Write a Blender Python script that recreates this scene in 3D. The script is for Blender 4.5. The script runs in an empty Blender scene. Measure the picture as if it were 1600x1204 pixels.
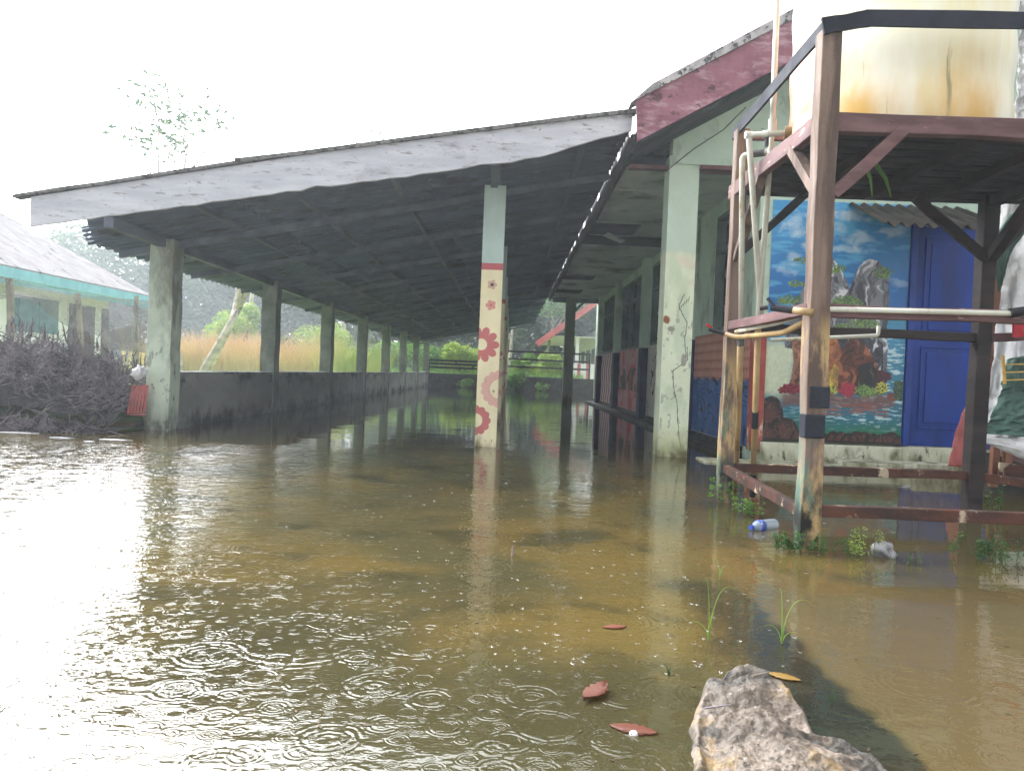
import bpy, bmesh, math, random
import numpy as np
from mathutils import Vector, Matrix, noise as mnoise
random.seed(7); rng = np.random.default_rng(7)
R = math.radians
scene = bpy.context.scene
C = scene.collection
# ------------------------------------------------------------ camera
H = 0.78            # eye height over the flood water (water surface is z = 0)
FPX = 1203.0
CAMROT = Matrix.Rotation(R(-0.18), 3, 'Z') @ Matrix.Rotation(R(90 - 1.0), 3, 'X') @ Matrix.Rotation(R(2.3), 3, 'Z')
cd = bpy.data.cameras.new('camera'); cam = bpy.data.objects.new('camera', cd); C.objects.link(cam)
cd.sensor_width = 36; cd.lens = 36 * FPX / 1600; cd.clip_start = 0.05; cd.clip_end = 1000
cam.location = (0, 0, H); cam.rotation_euler = CAMROT.to_euler()
scene.camera = cam
# ------------------------------------------------------------ light
SUN_EL, SUN_AZ = R(38), R(-42)
world = bpy.data.worlds.new('World'); scene.world = world; world.use_nodes = True
wn = world.node_tree.nodes; wl = world.node_tree.links; wn.clear()
sky = wn.new('ShaderNodeTexSky'); sky.sky_type = 'NISHITA'; sky.sun_disc = False
sky.sun_elevation = SUN_EL; sky.sun_rotation = SUN_AZ; sky.dust_density = 6; sky.air_density = 1.5
hs = wn.new('ShaderNodeHueSaturation'); hs.inputs['Saturation'].default_value = 0.15
bg = wn.new('ShaderNodeBackground'); bg.inputs['Strength'].default_value = 0.15
wo = wn.new('ShaderNodeOutputWorld')
# cloud deck: even white, much brighter where the hidden sun stands (ahead, to the left)
tc = wn.new('ShaderNodeTexCoord'); dp_ = wn.new('ShaderNodeVectorMath'); dp_.operation = 'DOT_PRODUCT'
wl.new(tc.outputs['Generated'], dp_.inputs[0]); ga, ge = R(-40), R(25); dp_.inputs[1].default_value = (math.sin(ga) * math.cos(ge), math.cos(ga) * math.cos(ge), math.sin(ge))
mx0 = wn.new('ShaderNodeMath'); mx0.operation = 'MAXIMUM'; wl.new(dp_.outputs['Value'], mx0.inputs[0]); mx0.inputs[1].default_value = 0
pw = wn.new('ShaderNodeMath'); pw.operation = 'POWER'; wl.new(mx0.outputs[0], pw.inputs[0]); pw.inputs[1].default_value = 6
ml = wn.new('ShaderNodeMath'); ml.operation = 'MULTIPLY_ADD'; wl.new(pw.outputs[0], ml.inputs[0]); ml.inputs[1].default_value = 74; ml.inputs[2].default_value = 3.5
cv = wn.new('ShaderNodeVectorMath'); cv.operation = 'SCALE'; cv.inputs[0].default_value = (.96, .985, 1.0); wl.new(ml.outputs[0], cv.inputs['Scale'])
mxw = wn.new('ShaderNodeMix'); mxw.data_type = 'RGBA'; mxw.inputs[0].default_value = .75
wl.new(sky.outputs[0], hs.inputs['Color']); wl.new(hs.outputs[0], mxw.inputs[6]); wl.new(cv.outputs[0], mxw.inputs[7]); wl.new(mxw.outputs[2], bg.inputs[0]); wl.new(bg.outputs[0], wo.inputs[0])
sd = bpy.data.lights.new('sun', 'SUN'); sd.energy = 0.6; sd.angle = R(40); sd.color = (1, 0.97, 0.92)
sun = bpy.data.objects.new('sun', sd); C.objects.link(sun)
sdir = Vector((math.sin(SUN_AZ) * math.cos(SUN_EL), math.cos(SUN_AZ) * math.cos(SUN_EL), math.sin(SUN_EL)))
sun.rotation_euler = sdir.to_track_quat('Z', 'Y').to_euler()
scene.view_settings.view_transform = 'Standard'; scene.view_settings.look = 'None'
scene.view_settings.gamma = 1; scene.view_settings.exposure = 1.53
scene.cycles.max_bounces = 8; scene.cycles.transparent_max_bounces = 16; scene.cycles.volume_bounces = 0

# ------------------------------------------------------------ helpers
def ray(px, py):
    return CAMROT @ Vector(((px - 800) / FPX, -(py - 602) / FPX, -1))
def at(px, py, Y):
    d = ray(px, py); return Vector((0, 0, H)) + d * (Y / d.y)
def onz(px, py, z=0.0):
    d = ray(px, py); return Vector((0, 0, H)) + d * ((z - H) / d.z)
def atx(px, py, X):
    d = ray(px, py); return Vector((0, 0, H)) + d * (X / d.x)
def S(r, g, b, k=1.0):
    f = lambda c: ((c / 255 + 0.055) / 1.055) ** 2.4 if c > 10 else c / 255 / 12.92
    return (f(r) * k, f(g) * k, f(b) * k)

def wloc(o):
    v = Vector((0, 0, 0))
    while o is not None: v += o.location; o = o.parent
    return v
def empty(name, loc):
    o = bpy.data.objects.new(name, None); o.location = loc; o.empty_display_size = 0.1; C.objects.link(o); return o
def tag(o, label=None, cat=None, group=None, kind=None):
    if label: o['label'] = label
    if cat: o['category'] = cat
    if group: o['group'] = group
    if kind: o['kind'] = kind
    return o
def thing(name, loc, label, cat, group=None): return tag(empty(name, loc), label, cat, group)
def dup(o, loc=None, rz=None, sc=None, parent=None):
    c = o.copy(); C.objects.link(c); c.parent = parent
    if loc is not None: c.location = loc
    if rz is not None: c.rotation_euler = (0, 0, rz)
    if sc is not None: c.scale = (sc, sc, sc) if not hasattr(sc, '__len__') else sc
    for ch in list(o.children): dup(ch, parent=c)
    return c

class MB:
    def __init__(s): s.v = []; s.f = []; s.n = 0; s.col = []; s.hascol = False
    def add(s, V, F, col=None):
        V = np.asarray(V, dtype=float).reshape(-1, 3)
        s.v.append(V); n = s.n
        s.f += [tuple(int(i) + n for i in f) for f in F]; s.n += len(V)
        if col is not None: s.hascol = True; s.col.append(np.asarray(col, dtype=float).reshape(-1, 3))
        else: s.col.append(np.ones((len(V), 3)))
        return s
    def box(s, x0, x1, y0, y1, z0, z1):
        V = [(x0,y0,z0),(x1,y0,z0),(x1,y1,z0),(x0,y1,z0),(x0,y0,z1),(x1,y0,z1),(x1,y1,z1),(x0,y1,z1)]
        return s.add(V, [(0,3,2,1),(4,5,6,7),(0,1,5,4),(1,2,6,5),(2,3,7,6),(3,0,4,7)])
    def hexa(s, V8):   # bottom 4 ccw, top 4 ccw
        return s.add(V8, [(0,3,2,1),(4,5,6,7),(0,1,5,4),(1,2,6,5),(2,3,7,6),(3,0,4,7)])
    def beam(s, a, b, w, h, up=(0, 0, 1), segs=1, jit=0.0):
        a = Vector(a); b = Vector(b); d = (b - a).normalized(); up = Vector(up)
        if abs(d.dot(up)) > 0.98: up = Vector((0, 1, 0))
        sx = d.cross(up).normalized(); uz = sx.cross(d).normalized()
        V = []; F = []
        for i in range(segs + 1):
            c = a.lerp(b, i / segs)
            if jit: c = c + Vector((random.uniform(-jit, jit), random.uniform(-jit, jit), random.uniform(-jit, jit)))
            kw = 1 + (random.uniform(-.06, .06) if jit else 0)
            for (p, q) in ((-1,-1),(1,-1),(1,1),(-1,1)): V.append(c + sx * (p * w / 2 * kw) + uz * (q * h / 2 * kw))
        for i in range(segs):
            for k in range(4):
                a0 = i * 4 + k; a1 = i * 4 + (k + 1) % 4
                F.append((a0, a1, a1 + 4, a0 + 4))
        F.append((3, 2, 1, 0)); e = segs * 4; F.append((e, e + 1, e + 2, e + 3))
        return s.add([tuple(v) for v in V], F)
    def tube(s, pts, r, n=8, caps=True):
        pts = [Vector(p) for p in pts]; m = len(pts)
        rr = list(r) if hasattr(r, '__len__') else [r] * m
        V = []; F = []; prev = None
        for i, p in enumerate(pts):
            d = (pts[min(i + 1, m - 1)] - pts[max(i - 1, 0)]).normalized()
            if prev is None:
                u = Vector((0, 0, 1)) if abs(d.z) < 0.9 else Vector((1, 0, 0))
                u = (u - d * u.dot(d)).normalized()
            else: u = (prev - d * prev.dot(d)).normalized()
            prev = u; w = d.cross(u)
            for k in range(n):
                t = 2 * math.pi * k / n; V.append(tuple(p + (u * math.cos(t) + w * math.sin(t)) * rr[i]))
        for i in range(m - 1):
            for k in range(n):
                k2 = (k + 1) % n; F.append((i*n+k, i*n+k2, (i+1)*n+k2, (i+1)*n+k))
        if caps: F.append(tuple(range(n - 1, -1, -1))); F.append(tuple((m - 1) * n + k for k in range(n)))
        return s.add(V, F)
    def lathe(s, c, prof, n=32):   # prof = [(r,z)...]
        V = []; F = []; m = len(prof)
        for (r, z) in prof:
            for k in range(n):
                t = 2 * math.pi * k / n; V.append((c[0] + r * math.cos(t), c[1] + r * math.sin(t), c[2] + z))
        for i in range(m - 1):
            for k in range(n):
                k2 = (k + 1) % n; F.append((i*n+k, i*n+k2, (i+1)*n+k2, (i+1)*n+k))
        return s.add(V, F)
    def grid(s, fn, nu, nv, col=None, keep=None):   # fn(u,v)->arrays (N,3), u,v in 0..1
        u, v = np.meshgrid(np.linspace(0, 1, nu), np.linspace(0, 1, nv)); u = u.ravel(); v = v.ravel()
        P = np.asarray(fn(u, v)); P = P.T if P.shape[0] == 3 and P.shape[1] != 3 else P
        cc = col(u, v) if col else None
        F = []
        kk = keep(P) if keep is not None else None
        for j in range(nv - 1):
            for i in range(nu - 1):
                a = j * nu + i; q = (a, a + 1, a + nu + 1, a + nu)
                if kk is None or all(kk[t] for t in q): F.append(q)
        return s.add(P, F, cc)
    def build(s, name, mat, parent=None, bevel=0, smooth=False, solid=0):
        V = np.concatenate(s.v); me = bpy.data.meshes.new(name)
        c = np.array([(V[:,0].min()+V[:,0].max())/2, (V[:,1].min()+V[:,1].max())/2, V[:,2].min()])
        me.from_pydata((V - c).tolist(), [], s.f)
        if s.hascol:
            ca = me.color_attributes.new('paint', 'FLOAT_COLOR', 'POINT')
            cc = np.ones((len(V), 4)); cc[:, :3] = np.concatenate(s.col)
            ca.data.foreach_set('color', cc.ravel())
        if smooth: me.polygons.foreach_set('use_smooth', [True] * len(me.polygons))
        me.materials.append(mat); me.update()
        o = bpy.data.objects.new(name, me); C.objects.link(o)
        o.location = Vector(c) - (wloc(parent) if parent else Vector((0, 0, 0)))
        if parent: o.parent = parent
        if solid: md = o.modifiers.new('thick', 'SOLIDIFY'); md.thickness = solid; md.offset = 0
        if bevel: md = o.modifiers.new('bevel', 'BEVEL'); md.width = bevel; md.segments = 2; md.limit_method = 'ANGLE'
        return o

# numpy value noise
_perm = rng.random((256, 256))
def vnoise(x, y):
    xi = np.floor(x).astype(int); yi = np.floor(y).astype(int); fx = x - xi; fy = y - yi
    fx = fx * fx * (3 - 2 * fx); fy = fy * fy * (3 - 2 * fy)
    g = lambda a, b: _perm[a % 256, b % 256]
    return (g(xi, yi) * (1-fx) + g(xi+1, yi) * fx) * (1-fy) + (g(xi, yi+1) * (1-fx) + g(xi+1, yi+1) * fx) * fy
def fbm(x, y, o=5, seed=0):
    t = 0; a = 0.5; s = 0
    for i in range(o):
        t = t + a * vnoise(x * 2**i + seed * 17.3 + i * 5.1, y * 2**i + seed * 9.7 + i * 3.3); s += a; a *= 0.5
    return t / s
def sst(a, b, x):
    t = np.clip((x - a) / (b - a), 0, 1); return t * t * (3 - 2 * t)
def mixc(a, b, m):
    m = np.asarray(m)[:, None]; return np.asarray(a) * (1 - m) + np.asarray(b) * m
def inpoly(x, y, P):
    r = np.zeros(len(x), bool); n = len(P)
    for i in range(n):
        x0, y0 = P[i]; x1, y1 = P[(i + 1) % n]
        if y0 == y1: continue
        c = ((y0 > y) != (y1 > y)) & (x < (x1 - x0) * (y - y0) / (y1 - y0) + x0); r ^= c
    return r
def polydist(x, y, P, closed=True):
    d = np.full(len(x), 1e9); n = len(P)
    for i in range(n if closed else n - 1):
        ax, ay = P[i]; bx, by = P[(i + 1) % n]; ex, ey = bx - ax, by - ay
        t = np.clip(((x-ax)*ex + (y-ay)*ey) / (ex*ex + ey*ey + 1e-12), 0, 1)
        d = np.minimum(d, np.hypot(x - ax - t*ex, y - ay - t*ey))
    return d

# ------------------------------------------------------------ materials
def newmat(name):
    m = bpy.data.materials.new(name); m.use_nodes = True; m.node_tree.nodes.clear()
    return m, m.node_tree.nodes, m.node_tree.links
class NT:
    def __init__(s, name):
        s.m, s.n, s.l = newmat(name); s.pos = s.n.new('ShaderNodeNewGeometry').outputs['Position']
    def val(s, sock, v):
        if isinstance(v, bpy.types.NodeSocket): s.l.new(v, sock)
        elif v is not None:
            try: sock.default_value = v
            except Exception: sock.default_value = (*v, 1)
    def math(s, op, a, b=None, c=None, clamp=False):
        n = s.n.new('ShaderNodeMath'); n.operation = op; n.use_clamp = clamp
        s.val(n.inputs[0], a)
        if b is not None: s.val(n.inputs[1], b)
        if c is not None: s.val(n.inputs[2], c)
        return n.outputs[0]
    def mapr(s, v, a, b, c=0.0, d=1.0, sm=True):
        n = s.n.new('ShaderNodeMapRange'); n.interpolation_type = 'SMOOTHSTEP' if sm else 'LINEAR'
        s.val(n.inputs[0], v); n.inputs[1].default_value = a; n.inputs[2].default_value = b
        n.inputs[3].default_value = c; n.inputs[4].default_value = d; return n.outputs[0]
    def noise(s, scale=1.0, stretch=(1, 1, 1), detail=5, rough=0.55, off=(0, 0, 0), dist=0.0, vec=None):
        mp = s.n.new('ShaderNodeMapping'); s.l.new(vec or s.pos, mp.inputs[0])
        mp.inputs['Scale'].default_value = stretch; mp.inputs['Location'].default_value = off
        n = s.n.new('ShaderNodeTexNoise'); s.l.new(mp.outputs[0], n.inputs['Vector'])
        n.inputs['Scale'].default_value = scale; n.inputs['Detail'].default_value = detail
        n.inputs['Roughness'].default_value = rough; n.inputs['Distortion'].default_value = dist
        return n.outputs['Fac']
    def mix(s, f, a, b):
        n = s.n.new('ShaderNodeMix'); n.data_type = 'RGBA'
        s.val(n.inputs[0], f)
        for i, c in ((6, a), (7, b)):
            if isinstance(c, bpy.types.NodeSocket): s.l.new(c, n.inputs[i])
            else: n.inputs[i].default_value = (*c[:3], 1)
        return n.outputs[2]
    def xyz(s, v=None):
        n = s.n.new('ShaderNodeSeparateXYZ'); s.l.new(v or s.pos, n.inputs[0]); return n.outputs
    def bump(s, h, strength=0.3, dist=0.01, normal=None):
        n = s.n.new('ShaderNodeBump'); s.l.new(h, n.inputs['Height']); n.inputs['Strength'].default_value = strength
        n.inputs['Distance'].default_value = dist
        if normal: s.l.new(normal, n.inputs['Normal'])
        return n.outputs[0]
    def out(s, shader):
        o = s.n.new('ShaderNodeOutputMaterial'); s.l.new(shader, o.inputs[0]); return s.m
    def princ(s, col, rough=0.7, normal=None, spec=0.4, metal=0, trans=0, alpha=1.0, sub=0):
        p = s.n.new('ShaderNodeBsdfPrincipled')
        s.val(p.inputs['Base Color'], col if isinstance(col, bpy.types.NodeSocket) else (*col[:3], 1))
        s.val(p.inputs['Roughness'], rough); p.inputs['Specular IOR Level'].default_value = spec
        p.inputs['Metallic'].default_value = metal; p.inputs['Transmission Weight'].default_value = trans
        s.val(p.inputs['Alpha'], alpha)
        if normal: s.l.new(normal, p.inputs['Normal'])
        return p.outputs[0]

def surf(name, c1, c2, scale=3, stretch=(1, 1, 1), rough=0.75, bump=0.3, bscale=40, bdist=0.006, layers=(), paint=False, spec=0.35, thr=(0.35, 0.65), rvar=0.1):
    """two-tone weathered surface; layers = (noise scale, stretch, lo, hi, colour, z0, z1): a patchy coat, fading between heights z0->z1"""
    t = NT(name)
    base = t.mix(t.mapr(t.noise(scale, stretch, 7, 0.62), thr[0], thr[1]), c1, c2)
    if paint:
        a = t.n.new('ShaderNodeAttribute'); a.attribute_name = 'paint'
        n = t.n.new('ShaderNodeMix'); n.data_type = 'RGBA'; n.blend_type = 'MULTIPLY'; n.inputs[0].default_value = 1
        t.l.new(a.outputs['Color'], n.inputs[6]); t.l.new(base, n.inputs[7]); base = n.outputs[2]
    for i, (sc, st, lo, hi, col, z0, z1) in enumerate(layers):
        f = t.mapr(t.noise(sc, st, 8, 0.65, (i * 7.3 + 1, i * 3.1, i * 2.2)), lo, hi)
        if z0 is not None:
            zz = t.math('ADD', t.xyz()[2], t.mapr(t.noise(3.0, (1, 1, 0.4), 4, 0.6, (i, 5, 3)), 0.3, 0.7, -0.12, 0.12))
            f = t.math('MULTIPLY', f, t.mapr(zz, z0, z1))
        base = t.mix(f, base, col)
    nb = t.noise(bscale, (1, 1, 1), 6, 0.6)
    nr = t.bump(nb, bump, bdist)
    rg = t.mapr(t.noise(4, (1, 1, 1), 3), 0.3, 0.7, max(0.05, rough - rvar), min(1, rough + rvar))
    return t.out(t.princ(base, rg, nr, spec))

ALG = S(52, 54, 44)
M = {}
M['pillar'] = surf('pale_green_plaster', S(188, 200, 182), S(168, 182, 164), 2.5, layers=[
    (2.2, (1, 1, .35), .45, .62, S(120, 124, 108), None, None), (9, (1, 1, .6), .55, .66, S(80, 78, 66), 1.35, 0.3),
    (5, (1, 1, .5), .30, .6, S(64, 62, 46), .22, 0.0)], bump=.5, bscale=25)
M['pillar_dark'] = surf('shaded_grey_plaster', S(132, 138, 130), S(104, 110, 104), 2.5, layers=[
    (4, (1, 1, .4), .4, .62, S(70, 70, 62), 1.3, 0.2)], bump=.5, bscale=25)  # darker copy of the pillar plaster, with the roof's shade in its colour
M['lowwall'] = surf('mouldy_cement', S(150, 150, 144), S(116, 117, 112), 1.6, stretch=(1, .35, .8), layers=[
    (2.4, (1, .3, .9), .44, .58, S(30, 31, 31), .38, .60), (3, (1, .35, .9), .35, .6, S(28, 28, 26), .2, .03)], bump=.6, bscale=18)
M['fascia'] = surf('peeling_white_board', S(200, 202, 210), S(178, 180, 190), 3, stretch=(.5, .5, 3), layers=[
    (16, (.35, 1, 1.6), .56, .66, S(146, 142, 144), None, None), (38, (.6, 1, 1.2), .64, .70, S(112, 108, 110), None, None), (3, (.6, 1, 1), .56, .7, S(84, 78, 78), 2.2, 3.2)], bump=.5, bscale=14)
M['red_board'] = surf('faded_red_board', S(142, 92, 106), S(122, 76, 90), 4, layers=[
    (7, (.6, 1, 1.6), .48, .68, S(172, 138, 150), None, None), (9, (.6, 1, 1), .58, .66, S(82, 52, 58), None, None)], bump=.4, bscale=18)
M['asbestos'] = surf('weathered_fibre_cement', S(94, 108, 132), S(72, 84, 106), 1.4, stretch=(.5, 1, 1), layers=[
    (2.5, (.6, 1, 1), .5, .7, S(58, 60, 64), None, None), (14, (.4, 2, 1), .56, .7, S(124, 128, 136), None, None)], bump=.3, bscale=30)  # blue cast of the veiling haze is put into the base colours
M['asbestos_top'] = surf('weathered_roof_sheet', S(120, 118, 116), S(88, 86, 86), 3, layers=[(12, (1, 1, 1), .5, .6, S(54, 52, 52), None, None)])
M['timber_grey'] = surf('old_grey_timber', S(100, 108, 122), S(76, 84, 98), 3, stretch=(1, .3, 1), bump=.4, bscale=20)
M['gwall'] = surf('pale_green_wall', S(186, 206, 190), S(170, 192, 176), 1.8, layers=[
    (3, (1, 1, .5), .52, .68, S(138, 152, 138), None, None), (16, (1, 1, 1), .64, .70, S(96, 98, 90), None, None)], bump=.3, bscale=20)
M['ceiling'] = surf('stained_ceiling', S(206, 218, 210), S(180, 194, 188), 1.3, layers=[
    (1.4, (1, 1, 1), .5, .68, S(98, 104, 100), None, None)], bump=.2, bscale=15)
M['dark_void'] = surf('dark_roof_underside', S(44, 42, 42), S(30, 29, 30), 2)
M['trim'] = surf('purple_brown_trim', S(112, 76, 78), S(90, 58, 62), 4)
M['glass_dark'] = surf('dusty_dark_glass', S(42, 52, 58), S(28, 36, 40), 1.5, rough=.22, bump=.05, spec=.6)
M['frame_green'] = surf('grey_green_frame', S(108, 124, 120), S(84, 98, 96), 4)
M['plinth'] = surf('black_mould_plinth', S(58, 58, 52), S(30, 30, 28), 3, layers=[(8, (1, 1, 1), .6, .68, S(120, 122, 112), None, None)], bump=.6)
M['plinth_white'] = surf('mossy_white_plinth', S(206, 206, 186), S(180, 180, 156), 3, layers=[
    (5, (1, 1, .5), .40, .62, S(96, 98, 58), .24, .03), (14, (1, 1, .4), .55, .66, S(60, 60, 44), .3, .1)], bump=.4)
M['painted'] = surf('painted_plaster', (1, 1, 1), (.88, .88, .88), 2.5, paint=True, layers=[
    (9, (1, 1, .6), .62, .69, S(120, 118, 104), None, None)], bump=.35, bscale=22, rough=.6)
M['pillar_paint'] = surf('painted_chipped_plaster', (1, 1, 1), (.9, .9, .88), 2.5, paint=True, layers=[
    (26, (1, 1, .7), .64, .70, S(70, 64, 50), .9, .25), (6, (1, 1, .5), .32, .6, S(92, 86, 50), .22, .0)], bump=.45, bscale=22, rough=.65)
M['mural'] = surf('mural_paint', (1, 1, 1), (.9, .9, .9), 5, paint=True, bump=.25, bscale=60, rough=.42, spec=.5)
M['door_blue'] = surf('glossy_blue_door', S(0, 54, 146), S(0, 40, 112), 2, stretch=(2, 1, .4), rough=.45, bump=.12, spec=.25)
M['door_frame'] = surf('blue_door_frame', S(4, 54, 140), S(3, 42, 112), 3, rough=.4)
M['post_wood'] = surf('weathered_post_wood', S(126, 106, 94), S(84, 68, 60), 6, stretch=(2, 2, .25), layers=[
    (5, (1.5, 1.5, .4), .44, .56, S(176, 148, 102), 1.1, .8), (4, (1, 1, .4), .44, .54, S(92, 116, 104), .95, .35),
    (8, (1, 1, .5), .35, .55, S(22, 22, 17), .42, .12)], bump=.6, bscale=30, thr=(.4, .6))
M['red_wood'] = surf('faded_red_timber', S(118, 88, 88), S(84, 60, 60), 6, stretch=(.4, .4, 2), layers=[
    (14, (.6, .6, 2), .6, .68, S(176, 150, 146), None, None)], bump=.5, bscale=30)
M['dark_wood'] = surf('wet_dark_timber', S(50, 40, 39), S(28, 24, 25), 6, stretch=(.4, .4, 2), bump=.5, bscale=30)
M['plank'] = surf('dark_platform_plank', S(50, 48, 52), S(26, 25, 30), 5, stretch=(.5, 3, 1), bump=.5)
M['rust'] = surf('rusty_timber', S(86, 48, 34), S(50, 35, 30), 5, stretch=(.6, 1, 2), layers=[
    (9, (.8, .8, .6), .57, .64, S(176, 160, 138), None, None), (5, (1, 1, 1), .55, .65, S(36, 30, 24), None, None)], bump=.7)
M['black_strip'] = surf('black_rubber_strip', S(50, 52, 62), S(36, 38, 46), 5, rough=.8, bump=.2, spec=.15)
M['pvc'] = surf('grimy_white_pvc', S(206, 206, 196), S(184, 182, 168), 4, layers=[(7, (1, 1, .6), .55, .7, S(150, 132, 96), None, None)], rough=.4, bump=.1)
M['pvc_old'] = surf('yellowed_pvc', S(170, 144, 98), S(136, 108, 72), 5, stretch=(1, 1, .5), layers=[(8, (1, 1, .5), .5, .6, S(44, 38, 30), .35, .1)], rough=.5, bump=.2)
M['tap'] = surf('black_tap', S(34, 36, 44), S(26, 26, 32), 5, rough=.4)
M['tap_red'] = surf('red_tap_handle', S(190, 50, 40), S(170, 40, 36), 5, rough=.4)
M['plastic_white'] = surf('white_net_plastic', S(214, 214, 216), S(190, 190, 194), 3, rough=.5)
M['pink_tarp'] = surf('faded_pink_tarpaulin', S(204, 116, 112), S(186, 96, 94), 2, rough=.5, bump=.8, bscale=8, bdist=.03)
M['white_tarp'] = surf('grey_white_tarpaulin', S(200, 200, 200), S(166, 166, 168), 2, rough=.5, bump=.9, bscale=7, bdist=.03, layers=[(5, (1, 1, .6), .58, .7, S(126, 124, 118), None, None)])
M['green_tarp'] = surf('dark_green_tarpaulin', S(58, 88, 78), S(42, 70, 62), 2, rough=.45, bump=.3, bscale=9)
M['rock'] = surf('wet_granite', S(124, 110, 98), S(80, 68, 57), 9, layers=[
    (70, (1, 1, 1), .52, .6, S(62, 52, 42), None, None), (90, (1, 1, 1), .62, .68, S(156, 146, 136), None, None), (6, (1, 1, 1), .5, .62, S(128, 104, 64), None, None), (4, (1, 1, 1), .3, .6, S(40, 34, 26), .045, .0)], bump=.7, bscale=70, bdist=.008, rough=.6, spec=.5)
M['bark'] = surf('pale_bark', S(196, 188, 176), S(150, 142, 130), 4, layers=[(5, (1, 1, 1), .55, .65, S(98, 90, 80), None, None)], bump=.5)
M['bark_dark'] = surf('dark_bark', S(86, 78, 68), S(60, 54, 46), 4, bump=.5)
M['bamboo'] = surf('grey_bamboo', S(138, 130, 118), S(108, 100, 90), 4, bump=.3)
M['twig'] = surf('dead_twig', S(128, 118, 122), S(46, 40, 44), 5, bump=.4)
M['hut_wall'] = surf('white_hut_wall', S(240, 240, 240), S(228, 230, 230), 1.5)
M['turq'] = surf('turquoise_board', S(124, 188, 200), S(104, 170, 184), 3)
M['teal'] = surf('dull_teal_shutter', S(92, 132, 146), S(76, 112, 124), 3)
M['rail'] = surf('dark_rail_wood', S(30, 29, 27), S(20, 19, 18), 3)
M['pinkboard'] = surf('pink_bargeboard', S(200, 110, 108), S(176, 92, 92), 3)
M['redplastic'] = surf('dull_red_plastic', S(158, 76, 68), S(126, 58, 54), 6, rough=.5)
M['wire'] = surf('grey_cable', S(80, 80, 80), S(60, 60, 60), 3)
def leafmat(name, c1, c2, c3=None, trans=.35):
    t = NT(name); g = t.n.new('ShaderNodeNewGeometry'); r = g.outputs['Random Per Island']
    col = t.mix(t.mapr(t.noise(.9), .35, .65), c1, c2)
    col = t.mix(t.mapr(r, .55, 1), col, c3 or c1)
    d = t.princ(col, .55, spec=.3); tr = t.n.new('ShaderNodeBsdfTranslucent'); t.l.new(col, tr.inputs[0])
    mx = t.n.new('ShaderNodeMixShader'); mx.inputs[0].default_value = trans; t.l.new(d, mx.inputs[1]); t.l.new(tr.outputs[0], mx.inputs[2])
    return t.out(mx.outputs[0])
M['leaf_far'] = leafmat('distant_foliage', S(58, 84, 56), S(84, 110, 72), S(110, 132, 92))
M['leaf_lime'] = leafmat('lime_foliage', S(112, 146, 62), S(150, 176, 78), S(176, 186, 96))
M['leaf_green'] = leafmat('fresh_foliage', S(74, 120, 48), S(104, 148, 62), S(136, 168, 80))
M['leaf_dark'] = leafmat('dark_foliage', S(44, 74, 36), S(64, 98, 46), S(86, 116, 58))
M['leaf_dead'] = leafmat('fallen_leaf', S(112, 56, 34), S(84, 42, 28), S(120, 66, 40), .1)
M['leaf_yellow'] = leafmat('yellow_leaf', S(132, 102, 44), S(112, 84, 36), None, .1)
def reedmat():
    t = NT('reed_blades'); g = t.n.new('ShaderNodeNewGeometry'); r = g.outputs['Random Per Island']
    z = t.math('ADD', t.xyz()[2], t.math('MULTIPLY', r, 0.5))
    c = t.mix(t.mapr(z, .3, 1.5), S(182, 182, 104), S(212, 182, 128))
    c = t.mix(t.math('MULTIPLY', r, .45), c, S(150, 128, 84))
    c = t.mix(t.mapr(z, 1.4, 2.3), c, S(214, 174, 148))
    x = t.xyz()[0]
    c = t.mix(t.mapr(t.math('ADD', x, t.mapr(t.noise(.4), .3, .7, -1.5, 1.5)), -7.6, -5.6), c, S(158, 176, 92))
    return t.out(t.princ(c, .7, spec=.2))
M['reed'] = reedmat()
# ------------------------------------------------------------ ground, one sheet from the pond bed to the horizon
def land_h(x, y):
    n = (fbm(x * .6, y * .6, 3, 4) - .5)
    left = sst(-4.0, -4.4, x) * sst(8.35 + n * 1.2 - .3, 9.3 + n * 1.2, y)
    bank = sst(-4.8, -6.5, x) * sst(8.3 + n * .8, 9.2 + n * .8, y)
    far = sst(35.0, 35.6, y)
    right = sst(4.0, 4.2, x) * sst(7.8, 8.0, y)
    m = np.maximum(np.maximum(left, bank), np.maximum(far, right))
    base = -.24 + .05 * (fbm(x * 1.3, y * 1.3, 3, 2) - .5)
    rise = .10 + .10 * (fbm(x * .2, y * .2, 3, 3) - .3) + .06 * sst(9, 16, y)
    return base * (1 - m) + rise * m
xs = np.unique(np.concatenate([np.linspace(-200, -20, 19), np.linspace(-20, -8, 30), np.linspace(-8, 6, 120), np.linspace(6, 200, 20)]))
ys = np.unique(np.concatenate([np.linspace(-30, 0, 6), np.linspace(0, 12, 90), np.linspace(12, 40, 80), np.linspace(40, 400, 30)]))
gx, gy = np.meshgrid(xs, ys); gxr, gyr = gx.ravel(), gy.ravel()
nx = len(xs); F = [(j*nx+i, j*nx+i+1, (j+1)*nx+i+1, (j+1)*nx+i) for j in range(len(ys)-1) for i in range(nx-1)]
t = NT('mud_and_lawn'); zz = t.xyz()[2]
mud = t.mix(t.mapr(t.noise(.9, detail=6), .4, .62), S(146, 116, 62), S(84, 84, 56))
mud = t.mix(t.mapr(t.noise(2.6, detail=6, off=(3, 1, 0)), .52, .66), mud, S(62, 66, 44))
gr = t.mix(t.mapr(t.noise(1.1), .4, .6), S(120, 150, 66), S(152, 168, 88))
gr = t.mix(t.mapr(t.noise(6), .55, .7), gr, S(108, 96, 66))
gc = t.mix(t.mapr(zz, .0, .07), mud, gr)
M['ground'] = t.out(t.princ(gc, .9, t.bump(t.noise(12), .6, .03), .2))
tag(MB().add(np.stack([gxr, gyr, land_h(gxr, gyr)], 1), F).build('ground', M['ground'], smooth=True), kind='structure')

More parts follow.
